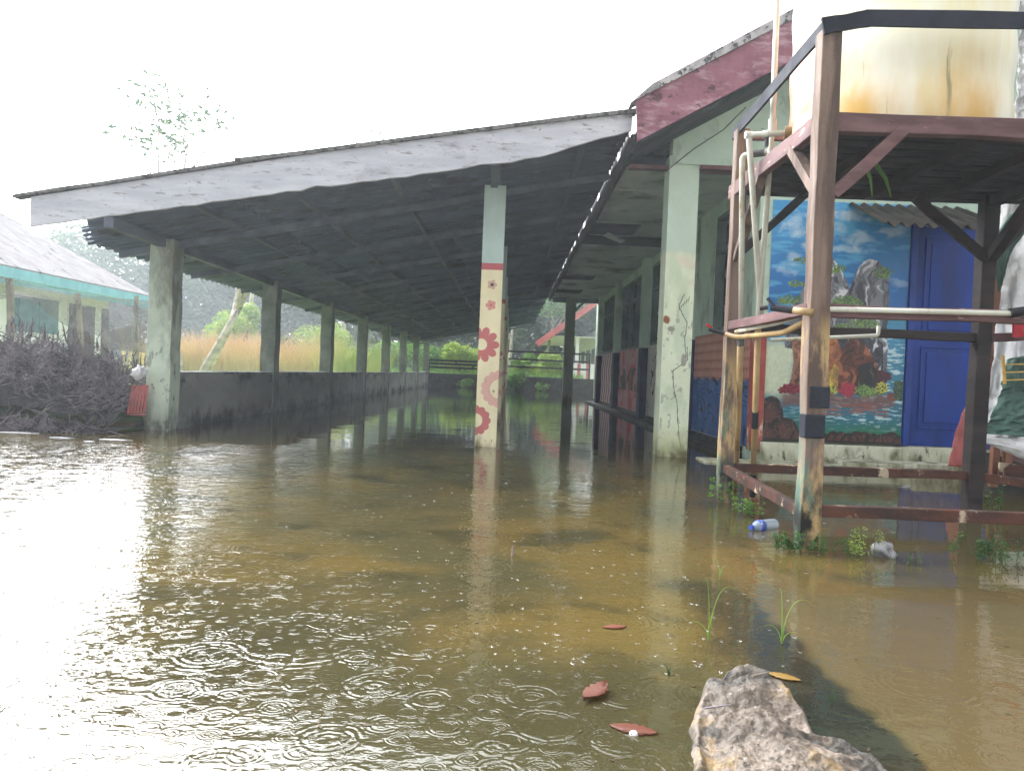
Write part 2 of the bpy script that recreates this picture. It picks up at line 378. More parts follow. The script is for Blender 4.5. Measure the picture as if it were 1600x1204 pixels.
# ------------------------------------------------------------ flood water
t = NT('flood_water')
X, Y, Z = t.xyz()
nzw = t.n.new('ShaderNodeTexNoise'); t.l.new(t.pos, nzw.inputs['Vector']); nzw.inputs['Scale'].default_value = 11; nzw.inputs['Detail'].default_value = 3
sw = t.n.new('ShaderNodeVectorMath'); sw.operation = 'MULTIPLY_ADD'; t.l.new(nzw.outputs['Color'], sw.inputs[0]); sw.inputs[1].default_value = (.016, .016, 0); t.l.new(t.pos, sw.inputs[2]); warp = sw.outputs[0]
brk = t.mapr(t.noise(26, (1, 1, 1), 2, .5, (2, 7, 0)), .36, .58, .12, 1.0)
def rings(scale, off, k, rmax, amp, thr):
    mp = t.n.new('ShaderNodeMapping'); t.l.new(warp, mp.inputs[0]); mp.inputs['Location'].default_value = off; mp.inputs['Scale'].default_value = (1, 1, 0)
    v = t.n.new('ShaderNodeTexVoronoi'); v.voronoi_dimensions = '2D'; t.l.new(mp.outputs[0], v.inputs['Vector'])
    v.inputs['Scale'].default_value = scale; v.inputs['Randomness'].default_value = .8
    d = t.math('DIVIDE', v.outputs['Distance'], scale)      # metres from the drop
    sc = t.n.new('ShaderNodeSeparateColor'); t.l.new(v.outputs['Color'], sc.inputs[0])
    rad = t.math('MULTIPLY_ADD', sc.outputs[0], rmax * .95, rmax * .08)
    w = t.math('DIVIDE', t.math('SUBTRACT', d, rad), rmax * .28)
    env = t.math('POWER', 2.718, t.math('MULTIPLY', t.math('MULTIPLY', w, w), -1.0))
    env = t.math('MULTIPLY', env, t.mapr(d, rmax * 1.0, rmax * 1.35, 1, 0))
    env = t.math('MULTIPLY', env, brk)
    s = t.math('SINE', t.math('MULTIPLY_ADD', d, k, t.math('MULTIPLY', sc.outputs[1], 6.28)))
    live = t.mapr(sc.outputs[2], thr, thr + .05)
    return t.math('MULTIPLY', t.math('MULTIPLY', t.math('MULTIPLY', s, env), live), amp)
h = rings(3.3, (0, 0, 0), 270, .115, 1.0, .5)
for a in ((4.9, (3.3, 1.7, 0), 340, .075, .8, .4), (8.1, (7.1, 4.2, 0), 470, .046, .55, .3), (13, (2.7, 9.2, 0), 700, .028, .4, .3), (19, (4.7, 1.2, 0), 950, .019, .3, .3), (1.9, (5.7, 2.1, 0), 200, .2, 1.0, .6)):
    h = t.math('ADD', h, rings(*a))
# the rain falls everywhere but under the roofs; it is heaviest in the open on the left
under = t.math('MULTIPLY', t.mapr(Y, 6.6, 7.6), t.math('MULTIPLY', t.mapr(X, -5.2, -4.4), 1.0))
tankm = t.math('MULTIPLY', t.mapr(X, .9, 1.7), t.mapr(Y, 1.9, 3.3))
rain = t.math('MULTIPLY', t.math('SUBTRACT', 1.0, under, clamp=True), t.math('SUBTRACT', 1.0, t.math('MULTIPLY', tankm, .85), clamp=True))
heavy = t.mapr(t.math('MULTIPLY_ADD', Y, .28, X), -1.6, 2.0, 1.0, .22)
rain = t.math('MULTIPLY', rain, heavy)
hh = t.math('MULTIPLY', t.math('MULTIPLY', h, .00105), rain)
w1 = t.math('MULTIPLY', t.math('SUBTRACT', t.noise(9, (1, 1.6, 1), 3), .5), .0046)
w2 = t.math('MULTIPLY', t.math('SUBTRACT', t.noise(38, (1, 1.4, 1), 2), .5), .0007)
hh = t.math('ADD', hh, t.math('MULTIPLY', t.math('ADD', w1, w2), t.math('MULTIPLY_ADD', rain, .95, .05)))
w3 = t.math('MULTIPLY', t.math('SUBTRACT', t.noise(1.1, (1, 2.2, 1), 3), .5), .0035)
hh = t.math('ADD', hh, w3)
nrm = t.bump(hh, 1.0, 1.0)
# turbid body: ochre silt banks, green-black deeps
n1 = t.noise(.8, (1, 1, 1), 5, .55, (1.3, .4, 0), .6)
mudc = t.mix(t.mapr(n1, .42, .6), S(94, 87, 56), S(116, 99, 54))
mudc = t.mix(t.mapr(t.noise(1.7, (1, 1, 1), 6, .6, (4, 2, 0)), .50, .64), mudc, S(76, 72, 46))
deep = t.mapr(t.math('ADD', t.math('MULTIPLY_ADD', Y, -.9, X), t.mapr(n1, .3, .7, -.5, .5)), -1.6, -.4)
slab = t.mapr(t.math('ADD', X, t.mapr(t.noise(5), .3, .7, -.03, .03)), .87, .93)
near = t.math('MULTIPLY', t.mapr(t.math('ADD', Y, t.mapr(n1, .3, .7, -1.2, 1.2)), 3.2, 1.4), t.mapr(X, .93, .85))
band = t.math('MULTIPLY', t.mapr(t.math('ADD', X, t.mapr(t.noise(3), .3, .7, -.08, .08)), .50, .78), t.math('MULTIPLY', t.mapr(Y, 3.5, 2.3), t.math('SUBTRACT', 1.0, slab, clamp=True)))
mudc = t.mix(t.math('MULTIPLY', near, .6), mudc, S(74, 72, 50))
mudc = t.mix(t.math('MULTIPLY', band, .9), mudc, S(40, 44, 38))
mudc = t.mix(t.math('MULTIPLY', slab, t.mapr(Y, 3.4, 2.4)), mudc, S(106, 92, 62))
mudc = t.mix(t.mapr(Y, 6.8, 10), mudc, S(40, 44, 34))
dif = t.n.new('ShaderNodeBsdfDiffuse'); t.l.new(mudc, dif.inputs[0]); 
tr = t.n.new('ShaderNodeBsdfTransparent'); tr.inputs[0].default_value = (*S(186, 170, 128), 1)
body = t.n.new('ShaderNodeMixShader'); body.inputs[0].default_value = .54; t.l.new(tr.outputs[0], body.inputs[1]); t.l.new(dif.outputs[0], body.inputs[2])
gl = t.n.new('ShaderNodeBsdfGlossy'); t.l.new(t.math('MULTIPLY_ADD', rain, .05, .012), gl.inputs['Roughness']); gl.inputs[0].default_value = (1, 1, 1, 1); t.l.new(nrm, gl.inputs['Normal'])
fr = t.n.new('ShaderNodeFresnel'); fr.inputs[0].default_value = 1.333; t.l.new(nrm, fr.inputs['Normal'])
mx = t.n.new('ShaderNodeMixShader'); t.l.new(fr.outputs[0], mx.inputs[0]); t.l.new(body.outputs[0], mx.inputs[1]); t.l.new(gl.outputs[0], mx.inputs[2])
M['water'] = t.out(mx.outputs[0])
tag(MB().add([(-60, -20, 0), (60, -20, 0), (60, 36, 0), (-60, 36, 0)], [(0, 1, 2, 3)]).build('water', M['water']), kind='structure')

# ------------------------------------------------------------ shelter (lean-to roof on three pillar rows)
SY0, SY1 = 7.18, 34.9
rz = lambda x: 1.97 + .2 * (x + 4.5)
sh = thing('shelter', (-1.5, 8, 0), 'long open lean-to shelter with corrugated roof on plaster pillars over flood water', 'shelter')
def roofsheet(x0, x1, lift, first):
    ny = int((SY1 - SY0) / .175 * 8); nxx = 10
    def fn(u, v):
        x = x0 + (x1 - x0) * v; y = SY0 + (SY1 - SY0) * u
        sag = -.012 * np.sin((y - 8.3) / 3.8 * math.pi) ** 2 + .01 * (fbm(x * .8, y * .3, 2, 6) - .5)
        if first: x = x + .012 * (np.floor((y - SY0) / 1.05) % 3 - 1) * (1 - v)
        return np.stack([x, y, rz(x) + lift * (1 - v) + .024 * np.sin((y - SY0) / .175 * 2 * math.pi) + sag], 1)
    jag = lambda P: P[:, 0] > -3.98 - .5 * (P[:, 1] - 7.18) + .07 * np.sign(np.sin(P[:, 1] * 31)) if first else np.ones(len(P), bool)
    return MB().grid(fn, ny, nxx if not first else 24, keep=lambda P: (P[:, 0] > -4.02 - .5 * (P[:, 1] - 7.18) + .05 * np.sin(P[:, 1] * 36)) | (P[:, 1] > 8.35))
for x0, x1 in ((-4.5, -2.7), (-2.75, -.9), (-.95, 1.02)):
    roofsheet(x0, x1, .02 if x0 > -4 else 0, x0 < -4).build('roof_sheet', M['asbestos'], sh, smooth=True, solid=.006)
# bargeboard over the front edge, tapering and broken at its upper end
fb = MB(); N = 40; V = []; F = []
for i in range(N + 1):
    x = -4.47 + (5.5) * i / N; zb = np.interp(x, [-4.47, -.12, .3, .62, 1.03], [1.94, 2.70, 2.80, 2.92, 3.04]); zt = np.interp(x, [-4.47, -.1, 1.03], [2.21, 3.06, 3.20])
    zb += .006 * math.sin(i * 2.7) + random.uniform(-.004, .004)
    if i in (19, 30): zb += .02
    for (yy, z_) in ((7.12, zb), (7.155, zb), (7.155, zt), (7.12, zt)): V.append((x, yy, z_))
for i in range(N):
    for k in range(4): F.append((i*4+k, i*4+4+k, i*4+4+(k+1) % 4, i*4+(k+1) % 4))
F += [(0, 1, 2, 3), (N*4+3, N*4+2, N*4+1, N*4)]
fb.add(V, F).build('bargeboard', M['fascia'], sh)
MB().beam((-4.62, 7.15, 2.205), (-2.2, 7.15, 2.672), .12, .03, segs=6, jit=.004).beam((-2.6, 7.16, 2.612), (1.06, 7.16, 3.222), .14, .035, segs=6, jit=.005).build('ridge_flashing', M['asbestos_top'], sh)
# frame timbers: beams over the pillar rows, purlins, rafters
for x in (-3.79, -.22):
    MB().beam((x, 7.2, rz(x) - .09), (x, SY1, rz(x) - .09), .09, .10).build('beam', M['timber_grey'], sh)
for x in (-3.0, -2.1, -1.2, .6):
    MB().beam((x, 7.2, rz(x) - .05), (x, SY1, rz(x) - .05), .05, .045).build('purlin', M['timber_grey'], sh)
for k in range(15):
    y = 8.42 + 1.9 * k
    MB().beam((-4.3, y, rz(-4.3) - .125), (1.0, y, rz(1.0) - .125), .05, .07).build('rafter', M['timber_grey'], sh)
# left pillar row
for k in range(8):
    y = 8.3 + 3.76 * k; w = .26 if k == 0 else .23
    mb = MB(); x0 = -3.92; seg = 10
    V = []
    for i in range(seg + 1):
        z = -.35 + (2.06 + .35) * i / seg; j = .006 * math.sin(i * 2.1 + k)
        for (a, b) in ((0, 0), (w, 0), (w, .26), (0, .26)): V.append((x0 + a + j, y + b, z))
    F = [(i*4+q, i*4+(q+1) % 4, i*4+4+(q+1) % 4, i*4+4+q) for i in range(seg) for q in range(4)] + [(seg*4, seg*4+1, seg*4+2, seg*4+3)]
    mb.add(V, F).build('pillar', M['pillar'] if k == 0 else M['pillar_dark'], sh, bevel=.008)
# painted pillars: cream face with flowers
CREAM = np.array(S(226, 216, 180)); PALEB = np.array(S(178, 198, 194)); ROSE = np.array(S(184, 92, 98)); PINK = np.array(S(214, 164, 156)); YEL = np.array(S(176, 148, 76))
def flower(c, x, z, cx, cz, r, n, col, hole=0, hcol=None, depth=.22, ph=0):
    d = np.hypot(x - cx, z - cz); a = np.arctan2(z - cz, x - cx) + ph
    rr = r * (1 - depth + depth * np.abs(np.cos(a * n / 2)) ** .6)
    m = (d < rr).astype(float)
    c = mixc(c, col, m * .92)
    if hole: c = mixc(c, hcol, (d < hole).astype(float))
    return c
def paint_centre(side, u, z):   # u metres from left edge of face
    n = fbm(u * 14, z * 5, 4, 3)
    c = np.tile(CREAM if side == 'front' else (YEL if side == 'right' else CREAM * .9), (len(u), 1)) * (.93 + .14 * n[:, None])
    if side == 'front':
        c = flower(c, u, z, .115, 1.665, .052, 5, np.array(S(196, 160, 140)), .018, np.array(S(90, 60, 70)), .4)
        c = flower(c, u, z, .110, 1.455, .055, 5, np.array(S(206, 134, 128)), .012, np.array(S(180, 110, 90)), .4, .6)
        c = flower(c, u, z, .028, 1.05, .185, 10, ROSE, .06, CREAM, .34)
        c = flower(c, u, z, .235, .60, .195, 15, PINK, .10, CREAM, .12)
        c = flower(c, u, z, .0, .27, .155, 12, ROSE, .07, CREAM, .14)
    elif side == 'right':
        for cz in (1.15, .62, .25): c = flower(c, u, z, .06, cz, .14, 10, ROSE * .8, .05, CREAM, .2)
        c = mixc(c, np.array((.03, .03, .03)), (np.abs(u - .1 - .04 * np.sin(z * 9)) < .005).astype(float))
    red = ((z > 1.815) & (z < 1.885)).astype(float); up = (z >= 1.885).astype(float)
    c = mixc(c, ROSE, red); c = mixc(c, PALEB * (.94 + .12 * n[:, None]), up)
    if side != 'front': c = mixc(c, np.array(S(120, 130, 130)), (z > 1.5).astype(float))
    return c
def painted_pillar(x0, x1, y0, y1, z1, fn, mat, parent, name='pillar', dens=130, z0=-.35):
    mb = MB(); nz = int((z1 - z0) * dens); w = x1 - x0; dp = y1 - y0
    for side, f, L in (('front', lambda u, v: np.stack([x0 + w*u, y0 + 0*u, z0 + (z1-z0)*v], 1), w), ('right', lambda u, v: np.stack([x1 + 0*u, y0 + dp*u, z0 + (z1-z0)*v], 1), dp),
                       ('left', lambda u, v: np.stack([x0 + 0*u, y1 - dp*u, z0 + (z1-z0)*v], 1), dp), ('back', lambda u, v: np.stack([x1 - w*u, y1 + 0*u, z0 + (z1-z0)*v], 1), w)):
        mb.grid(f, max(4, int(L * dens)), nz, col=lambda u, v, L=L, side=side: fn(side, u * L, z0 + (z1 - z0) * v))
    return mb.build(name, mat, parent)
for k in range(7):
    y = 7.91 + 3.8 * k
    painted_pillar(-.335, -.115, y, y + .21, 2.68, paint_centre, M['pillar_paint'], sh, dens=220 if k == 0 else 60)
MB().beam((-.24, 7.98, 2.66), (-.22, 7.6, 2.80), .07, .06).build('brace', M['timber_grey'], sh)

# ------------------------------------------------------------ low walls + end rail fence
lw = thing('low_wall', (-3.8, 20, 0), 'long mould-stained low cement wall between the left row of pillars', 'wall')
for k in range(7):
    y0 = 8.56 + 3.76 * k; y1 = y0 + 3.50
    def fn(u, v, y0=y0, y1=y1): return np.stack([-3.70 + .008 * fbm(u * 9, v * 4, 3), y0 + (y1 - y0) * u, -.3 + (.93 + .012 * fbm(u * 6, v * 0, 3, k)) * v], 1)
    MB().box(-3.86, -3.70, y0, y1, -.3, .63 + random.uniform(-.006, .006)).build('wall_panel', M['lowwall'], lw, bevel=.01)
ew = tag(MB().box(-3.86, 3.9, 34.95, 35.1, -.3, .60).build('low_wall', M['plinth'], bevel=.01), 'dark low wall across the far end of the flooded hall', 'wall')
rf = thing('rail_fence', (0, 34.9, .6), 'dark horizontal rails above the low wall at the far end', 'fence')
for (x0, x1, zs) in ((-3.7, -.25, (.86, 1.03, 1.18)), (-.1, 3.6, (1.03, 1.37, 1.72))):
    for z in zs: MB().beam((x0, 35.0, z), (x1, 35.0, z - .01), .07, .085).build('rail', M['rail'], rf)
for x in (-3.7, -.15, 3.6): MB().beam((x, 35.04, .6), (x, 35.04, 1.78 if x > -.5 else 1.2), .07, .07).build('fence_post', M['rail'], rf)

# ------------------------------------------------------------ main school building
sb = thing('school_building', (2.5, 7.6, 0), 'pale green school building with red bargeboard and mountain mural beside a blue door', 'building')
WX, FY, BY = 2.42, 7.62, 22.0     # corridor wall plane, front plane, rear end
# front gable wall above the passage and above the mural
def poly_prism(pts, y0, y1):
    n = len(pts); V = [(x, y0, z) for x, z in pts] + [(x, y1, z) for x, z in pts]
    return MB().add(V, [tuple(range(n)), tuple(range(2*n-1, n-1, -1))] + [(i, i + n, (i+1) % n + n, (i+1) % n) for i in range(n)])
gz = lambda x: 3.02 + .57 * (x - 1.04)
poly_prism([(1.52, 2.90), (WX + .1, 2.90), (9, 2.90), (9, 3.9), (6.0, gz(6.0) - .1), (1.52, gz(1.52) - .1)], FY + .02, FY + .2).build('gable_wall', M['gwall'], sb)
MB().box(1.80, WX - .02, FY, FY + .2, 2.855, 2.895).build('lintel_trim', M['trim'], sb)
MB().box(2.52, 3.90, FY, FY + .2, .21, 2.898).build('front_wall', M['gwall'], sb)
MB().box(4.80, 9, FY, FY + .2, -.3, 2.898).box(3.90, 4.80, FY, FY + .2, 2.45, 2.897).build('front_wall', M['gwall'], sb)
MB().box(3.9, 4.8, FY, FY + .22, -.3, .20).box(2.5, 3.9, FY - .03, FY + .2, -.3, .19).build('plinth', M['plinth_white'], sb, bevel=.01)
MB().box(1.86, 3.2, FY - .38, FY - .04, -.3, .018).box(3.2, 5.2, FY - .42, FY - .04, -.3, .06).build('step', M['plinth_white'], sb, bevel=.01)
MB().box(2.40, 2.52, FY - .02, FY + .12, .1, 1.36).build('corner_strip', surf('brick_red_paint', S(164, 76, 66), S(138, 60, 54), 5, layers=[(8, (1, 1, .5), .56, .66, S(196, 176, 150), None, None), (5, (1, 1, 1), .3, .55, S(90, 92, 56), .32, .12)]), sb, bevel=.006)
MB().box(2.402, 2.519, FY, FY + .12, 1.36, 2.897).build('corner_strip', M['gwall'], sb)
# corridor wall: bays between pilasters
BAYS = [(7.75, 10.3), (10.3, 13.75), (13.75, 17.3), (17.3, 20.6), (20.6, 22.0)]
def paint_bay(k):
    def f(u, v, L, z0=.12, z1=1.34):
        x = u * L; z = z0 + (z1 - z0) * v
        n = fbm(x * 5, z * 5, 4, k)
        if k == 0:   # peach scales over blue scrollwork
            row = np.floor(z / .105); off = (row % 2) * .055
            d = np.hypot(((x + off) % .11) - .055, (z % .105) - .0)
            sc_ = (np.abs(d - .075) < .017).astype(float)
            c = np.tile(np.array(S(196, 140, 120)), (len(u), 1)); c = mixc(c, np.array(S(160, 96, 88)), sc_ * .7)
            bl = np.tile(np.array(S(52, 96, 160)), (len(u), 1))
            q = fbm(x * 3.2, z * 3.2, 2, 8) * 9; bl = mixc(bl, np.array(S(26, 40, 78)), (np.abs((q % 1) - .5) < .10).astype(float))
            return mixc(c, bl, (z < .80 + .02 * np.sin(x * 18)).astype(float))
        if k == 1:
            c = np.tile(np.array(S(190, 190, 180)), (len(u), 1)); q = fbm(x * 2.5, z * 3, 2, 11) * 8
            return mixc(c, np.array((.02, .02, .025)), ((np.abs((q % 1) - .5) < .13) & (fbm(x * 2, z * 2, 2, 5) > .5)).astype(float))
        if k == 2:
            c = np.tile(np.array(S(196, 140, 140)), (len(u), 1)); c = mixc(c, np.array(S(190, 60, 66)), sst(.5, .56, fbm(x * 3, z * 3, 3, 2)))
            return mixc(c, np.array(S(60, 70, 66)), sst(.5, .56, fbm(x * 5, z * 5, 3, 6)) * (z < .95) * (z > .5))
        if k == 3:
            c = np.tile(np.array(S(206, 196, 196)), (len(u), 1)); return mixc(c, np.array(S(150, 50, 60)), (((x + .1 * np.sin(z * 9)) % .42) < .2).astype(float))
        return np.tile(np.array(S(150, 50, 56)), (len(u), 1))
    return f
for k, (y0, y1) in enumerate(BAYS):
    L = y1 - y0; f = paint_bay(k)
    yb = y0 + .16 if k else y0
    wy0, wy1 = (8.15, 9.25) if k == 0 else (y0 + .45, y1 - .35)
    if k == 4: wy0, wy1 = y0 + .4, y1 - .3
    nY = int(L * 90); nZ = 130
    MB().grid(lambda u, v: np.stack([WX + 0*u, y1 - L*u, .12 + 1.22*v], 1), nY, nZ, col=lambda u, v: f(u, v, L)).build('painted_dado', M['painted'], sb)
    MB().box(WX + .004, WX + .2, y0, y1, -.3, 1.338).box(WX, WX + .2, y0, wy0, 1.342, 2.898).box(WX, WX + .2, wy1, y1, 1.342, 2.897).box(WX + .002, WX + .2, wy0, wy1, 2.72, 2.896).build('corridor_wall', M['gwall'], sb)
    w = empty('window', (WX + .06, (wy0 + wy1) / 2, 1.34)); w.parent = sb; w.location = Vector((WX + .06, (wy0 + wy1) / 2, 1.34)) - wloc(sb)
    MB().box(WX + .09, WX + .10, wy0 + .02, wy1 - .02, 1.36, 2.70).build('window_pane', M['glass_dark'], w)
    mb = MB(); 
    mb.box(WX - .01, WX + .1, wy0, wy0 + .05, 1.34, 2.72).box(WX - .01, WX + .1, wy1 - .05, wy1, 1.34, 2.72).box(WX - .012, WX + .1, wy0 + .051, wy1 - .051, 1.34, 1.39).box(WX - .012, WX + .1, wy0 + .051, wy1 - .051, 2.67, 2.719).box(WX - .008, WX + .1, wy0 + .051, wy1 - .051, 2.28, 2.33)
    nm = 3 if k else 2
    for q in range(1, nm): yy = wy0 + (wy1 - wy0) * q / nm; mb.box(WX + .0, WX + .1, yy - .02, yy + .02, 1.391, 2.279).box(WX + .0, WX + .1, yy - .02, yy + .02, 2.331, 2.669)
    mb.build('window_frame', M['frame_green'], w)
    if k in (1, 3):   # a casement standing open
        yy = wy0 + (wy1 - wy0) / 3
        MB().hexa([(WX - .02, yy, 1.40), (WX - .22, yy + .05, 1.40), (WX - .22, yy + .09, 1.40), (WX - .02, yy + .03, 1.40), (WX - .02, yy, 2.27), (WX - .06, yy + .05, 2.27), (WX - .06, yy + .09, 2.27), (WX - .02, yy + .03, 2.27)]).build('open_sash', M['frame_green'], w)
    if k:
        pl = MB().box(WX - .12, WX - .001, y0 - .15, y0 + .15, 1.30, 2.88).build('pilaster', M['gwall'], sb, bevel=.006)
        MB().box(WX - .122, WX - .0012, y0 - .152, y0 + .152, .02, 1.30).build('pilaster_base', surf('navy_paint', S(34, 48, 84), S(26, 38, 68), 4), sb)
MB().box(WX - .24, WX - .001, 7.9, BY, -.3, .05).box(WX - .03, WX - .0015, 7.9, BY, .055, .118).build('corridor_plinth', M['plinth'], sb, bevel=.01)
MB().box(WX, 9, BY + .001, BY + .2, -.3, 2.89).build('rear_wall', M['gwall'], sb)
# veranda ceiling in sheets, some fallen
PNL = []
ny = 15
for j in range(ny):
    y0 = 7.85 + j * .95
    for i in range(2):
        x0 = 1.10 + i * .66; x1 = x0 + .655 if i == 0 else WX + .1
        gone = (i, j) in ((0, 3), (0, 4), (1, 4), (0, 9), (0, 12))
        if gone: continue
        mbz = 2.90
        MB().box(x0, x1, y0 + .002, y0 + .948, mbz, mbz + .008).build('ceiling_panel', M['ceiling'], sb)
    MB().box(1.1, WX - .01, y0 - .014, y0 + .014, 2.892, 2.8995).build('ceiling_batten', M['ceiling'], sb)
MB().hexa([(1.35, 11.3, 2.87), (1.62, 11.4, 2.78), (1.60, 11.75, 2.80), (1.33, 11.7, 2.89), (1.35, 11.3, 2.876), (1.62, 11.4, 2.786), (1.60, 11.75, 2.806), (1.33, 11.7, 2.896)]).build('hanging_panel', M['ceiling'], sb)
MB().box(1.08, WX + .3, 7.85, BY, 3.02, 3.03).build('void_shade_sheet', M['dark_void'], sb)  # dark sheet standing in for the unlit roof space above missing panels
# main roof and its boards
def mroof(u, v):
    x = 1.12 + 4.88 * v; y = 6.95 + 15.4 * u
    return np.stack([x, y, gz(x) + .07 + .02 * np.sin(y / .175 * 2 * math.pi)], 1)
MB().grid(mroof, 700, 3).build('main_roof', M['asbestos_top'], sb, smooth=True, solid=.008)
MB().add([(6, 6.95, gz(6) + .07), (11, 6.95, gz(6) - 2.7), (11, 22.3, gz(6) - 2.7), (6, 22.3, gz(6) + .07)], [(0, 1, 2, 3)]).build('main_roof', M['asbestos_top'], sb, solid=.01)
MB().box(1.04, 1.075, 7.2, BY + .3, 2.86, 3.035).build('eaves_board', M['dark_wood'], sb)
fl = MB(); y = 7.3
while y < 22.3:
    L = random.uniform(.42, .75); fl.box(1.034, 1.038, y, y + L, 3.0, 3.16 + random.uniform(-.01, .02)); y += L + random.uniform(.22, .36)
fl.build('eaves_flashing', M['dark_wood'], sb)
x0, x1 = 1.06, 6.0
poly_prism([(x0, gz(x0) - .14), (x1, gz(x1) - .14), (x1, gz(x1) + .21), (x0 - .03, gz(x0) + .22)], 6.93, 6.97).build('bargeboard', M['red_board'], sb)
poly_prism([(x0 - .08, gz(x0) + .19), (x1, gz(x1) + .215), (x1, gz(x1) + .37), (x0 + .10, gz(x0) + .36)], 6.90, 7.12).build('verge_cap', surf('lichen_grey_cap', S(176, 172, 176), S(120, 116, 120), 6, layers=[(16, (1, 1, 1), .52, .6, S(70, 68, 72), None, None)]), sb)
poly_prism([(x0, gz(x0) - .16), (x1, gz(x1) - .16), (x1, gz(x1) - .14), (x0, gz(x0) - .14)], 6.98, FY + .01).build('verge_soffit', M['dark_void'], sb)
# veranda columns
def paint_right(side, u, z):
    n = fbm(u * 9, z * 4, 4, 21); n2 = fbm(u * 22, z * 16, 4, 9)
    c = mixc(np.array(S(214, 222, 198)), np.array(S(196, 208, 184)), sst(.35, .65, n))
    c = mixc(c, np.array(S(188, 206, 192)), sst(2.02, 2.1, z + .05 * n2))
    c = mixc(c, np.array(S(214, 198, 184)), .6 * sst(.40, .62, fbm(u * 6, z * 6, 3, 3)) * sst(.2, .08, np.abs(z - 1.86)))
    if side == 'front':
        lossm = .8 * sst(.66, .69, n2) * sst(.1, .25, z) * sst(1.7, 1.35, z) * (np.abs(u - .17) < .16)
        c = mixc(c, np.array(S(160, 160, 148)), lossm)
        cr1 = [(.20, 1.62), (.15, 1.5), (.19, 1.42), (.24, 1.33), (.22, 1.18), (.245, 1.0), (.20, .92), (.12, .86), (.13, .7), (.17, .55), (.19, .35), (.21, .2), (.24, .05)]
        d = polydist(u + .012 * (n2 - .5), z, cr1, False)
        c = mixc(c, np.array(S(70, 66, 56)), sst(.0055, .002, d))
        c = mixc(c, np.array(S(70, 66, 56)), sst(.004, .002, polydist(u, z, [(.20, .92), (.26, .97), (.25, 1.1)], False)))
        c = mixc(c, np.array(S(150, 148, 138)), sst(.05, .035, np.hypot((u - .22) * 1.6, (z - .97) * .7) + .03 * (n2 - .5)))
        c = mixc(c, np.array(S(132, 78, 50)), sst(.045, .03, np.hypot(u - .035, z - 1.36) + .04 * (n2 - .5)))
        c = mixc(c, np.array(S(140, 138, 126)), sst(.05, .03, np.hypot(u - .085, (z - 1.27) * 1.4) + .04 * (n2 - .5)))
        for q in range(5):
            c = mixc(c, np.array(S(64, 62, 50)), sst(.004, .002, polydist(u, z, [(.15 + q * .022, 1.46 + q * .022), (.163 + q * .022, 1.50 + q * .024)], False)))
    else: c = c * .97
    return mixc(c, np.array(S(170, 172, 110)), sst(.4, .05, z) * .55)
painted_pillar(1.50, 1.795, 7.66, 7.93, 2.98, paint_right, M['pillar_paint'], sb, name='veranda_column', dens=220)
painted_pillar(1.48, 1.75, 21.4, 21.66, 2.88, lambda s, u, z: mixc(np.array(S(150, 162, 146)), np.array(S(126, 138, 124)), fbm(u * 6, z * 4, 3, 5)), M['pillar_paint'], sb, name='veranda_column', dens=40)
MB().beam((1.62, 21.53, 2.45), (2.0, 21.53, 2.82), .08, .06).box(1.1, WX, 21.45, 21.6, 2.78, 2.885).build('column_brace', M['frame_green'], sb)
MB().box(1.10, 2.3, 7.70, 7.80, 2.86, 2.895).build('ceiling_edge', M['trim'], sb)
# door
dr = empty('door', (4.35, 7.62, .2)); dr.parent = sb; dr.location = Vector((4.35, 7.62, .2)) - wloc(sb)
MB().box(3.905, 3.965, FY - .03, FY + .12, .205, 2.45).box(4.735, 4.795, FY - .03, FY + .12, .205, 2.45).box(3.966, 4.734, FY - .03, FY + .12, 2.38, 2.449).build('door_frame', M['door_frame'], dr, bevel=.004)
MB().box(3.968, 4.732, FY + .02, FY + .06, .21, 2.378).build('door_leaf', M['door_blue'], dr)
for (z0, z1) in ((.38, 1.20), (1.30, 2.28)):
    mb = MB(); xa, xb = 4.06, 4.64; b = .018
    for (a0, a1, b0, b1) in ((xa, xb, z0, z0 + b), (xa, xb, z1 - b, z1), (xa, xa + b, z0 + b, z1 - b), (xb - b, xb, z0 + b, z1 - b)): mb.box(a0, a1, FY + .006, FY + .0195, b0, b1)
    mb.build('panel_moulding', M['door_blue'], dr, bevel=.005)
    MB().box(xa + .06, xb - .06, FY + .008, FY + .0198, z0 + .06, z1 - .06).build('door_panel', M['door_blue'], dr, bevel=.008)
# canopy
def can(u, v):
    x = 3.22 + 1.15 * u; y = 6.74 + .86 * v
    return np.stack([x + .05 * v, y, 2.20 + .36 * v + .022 * np.sin(x / .115 * 2 * math.pi)], 1)
MB().grid(can, 120, 6).build('door_canopy', surf('brown_grey_corrugation', S(74, 68, 64), S(50, 46, 44), 4, stretch=(2, .5, 1)), sb, smooth=True, solid=.006)  # dark base colour carries the shade that falls on the canopy
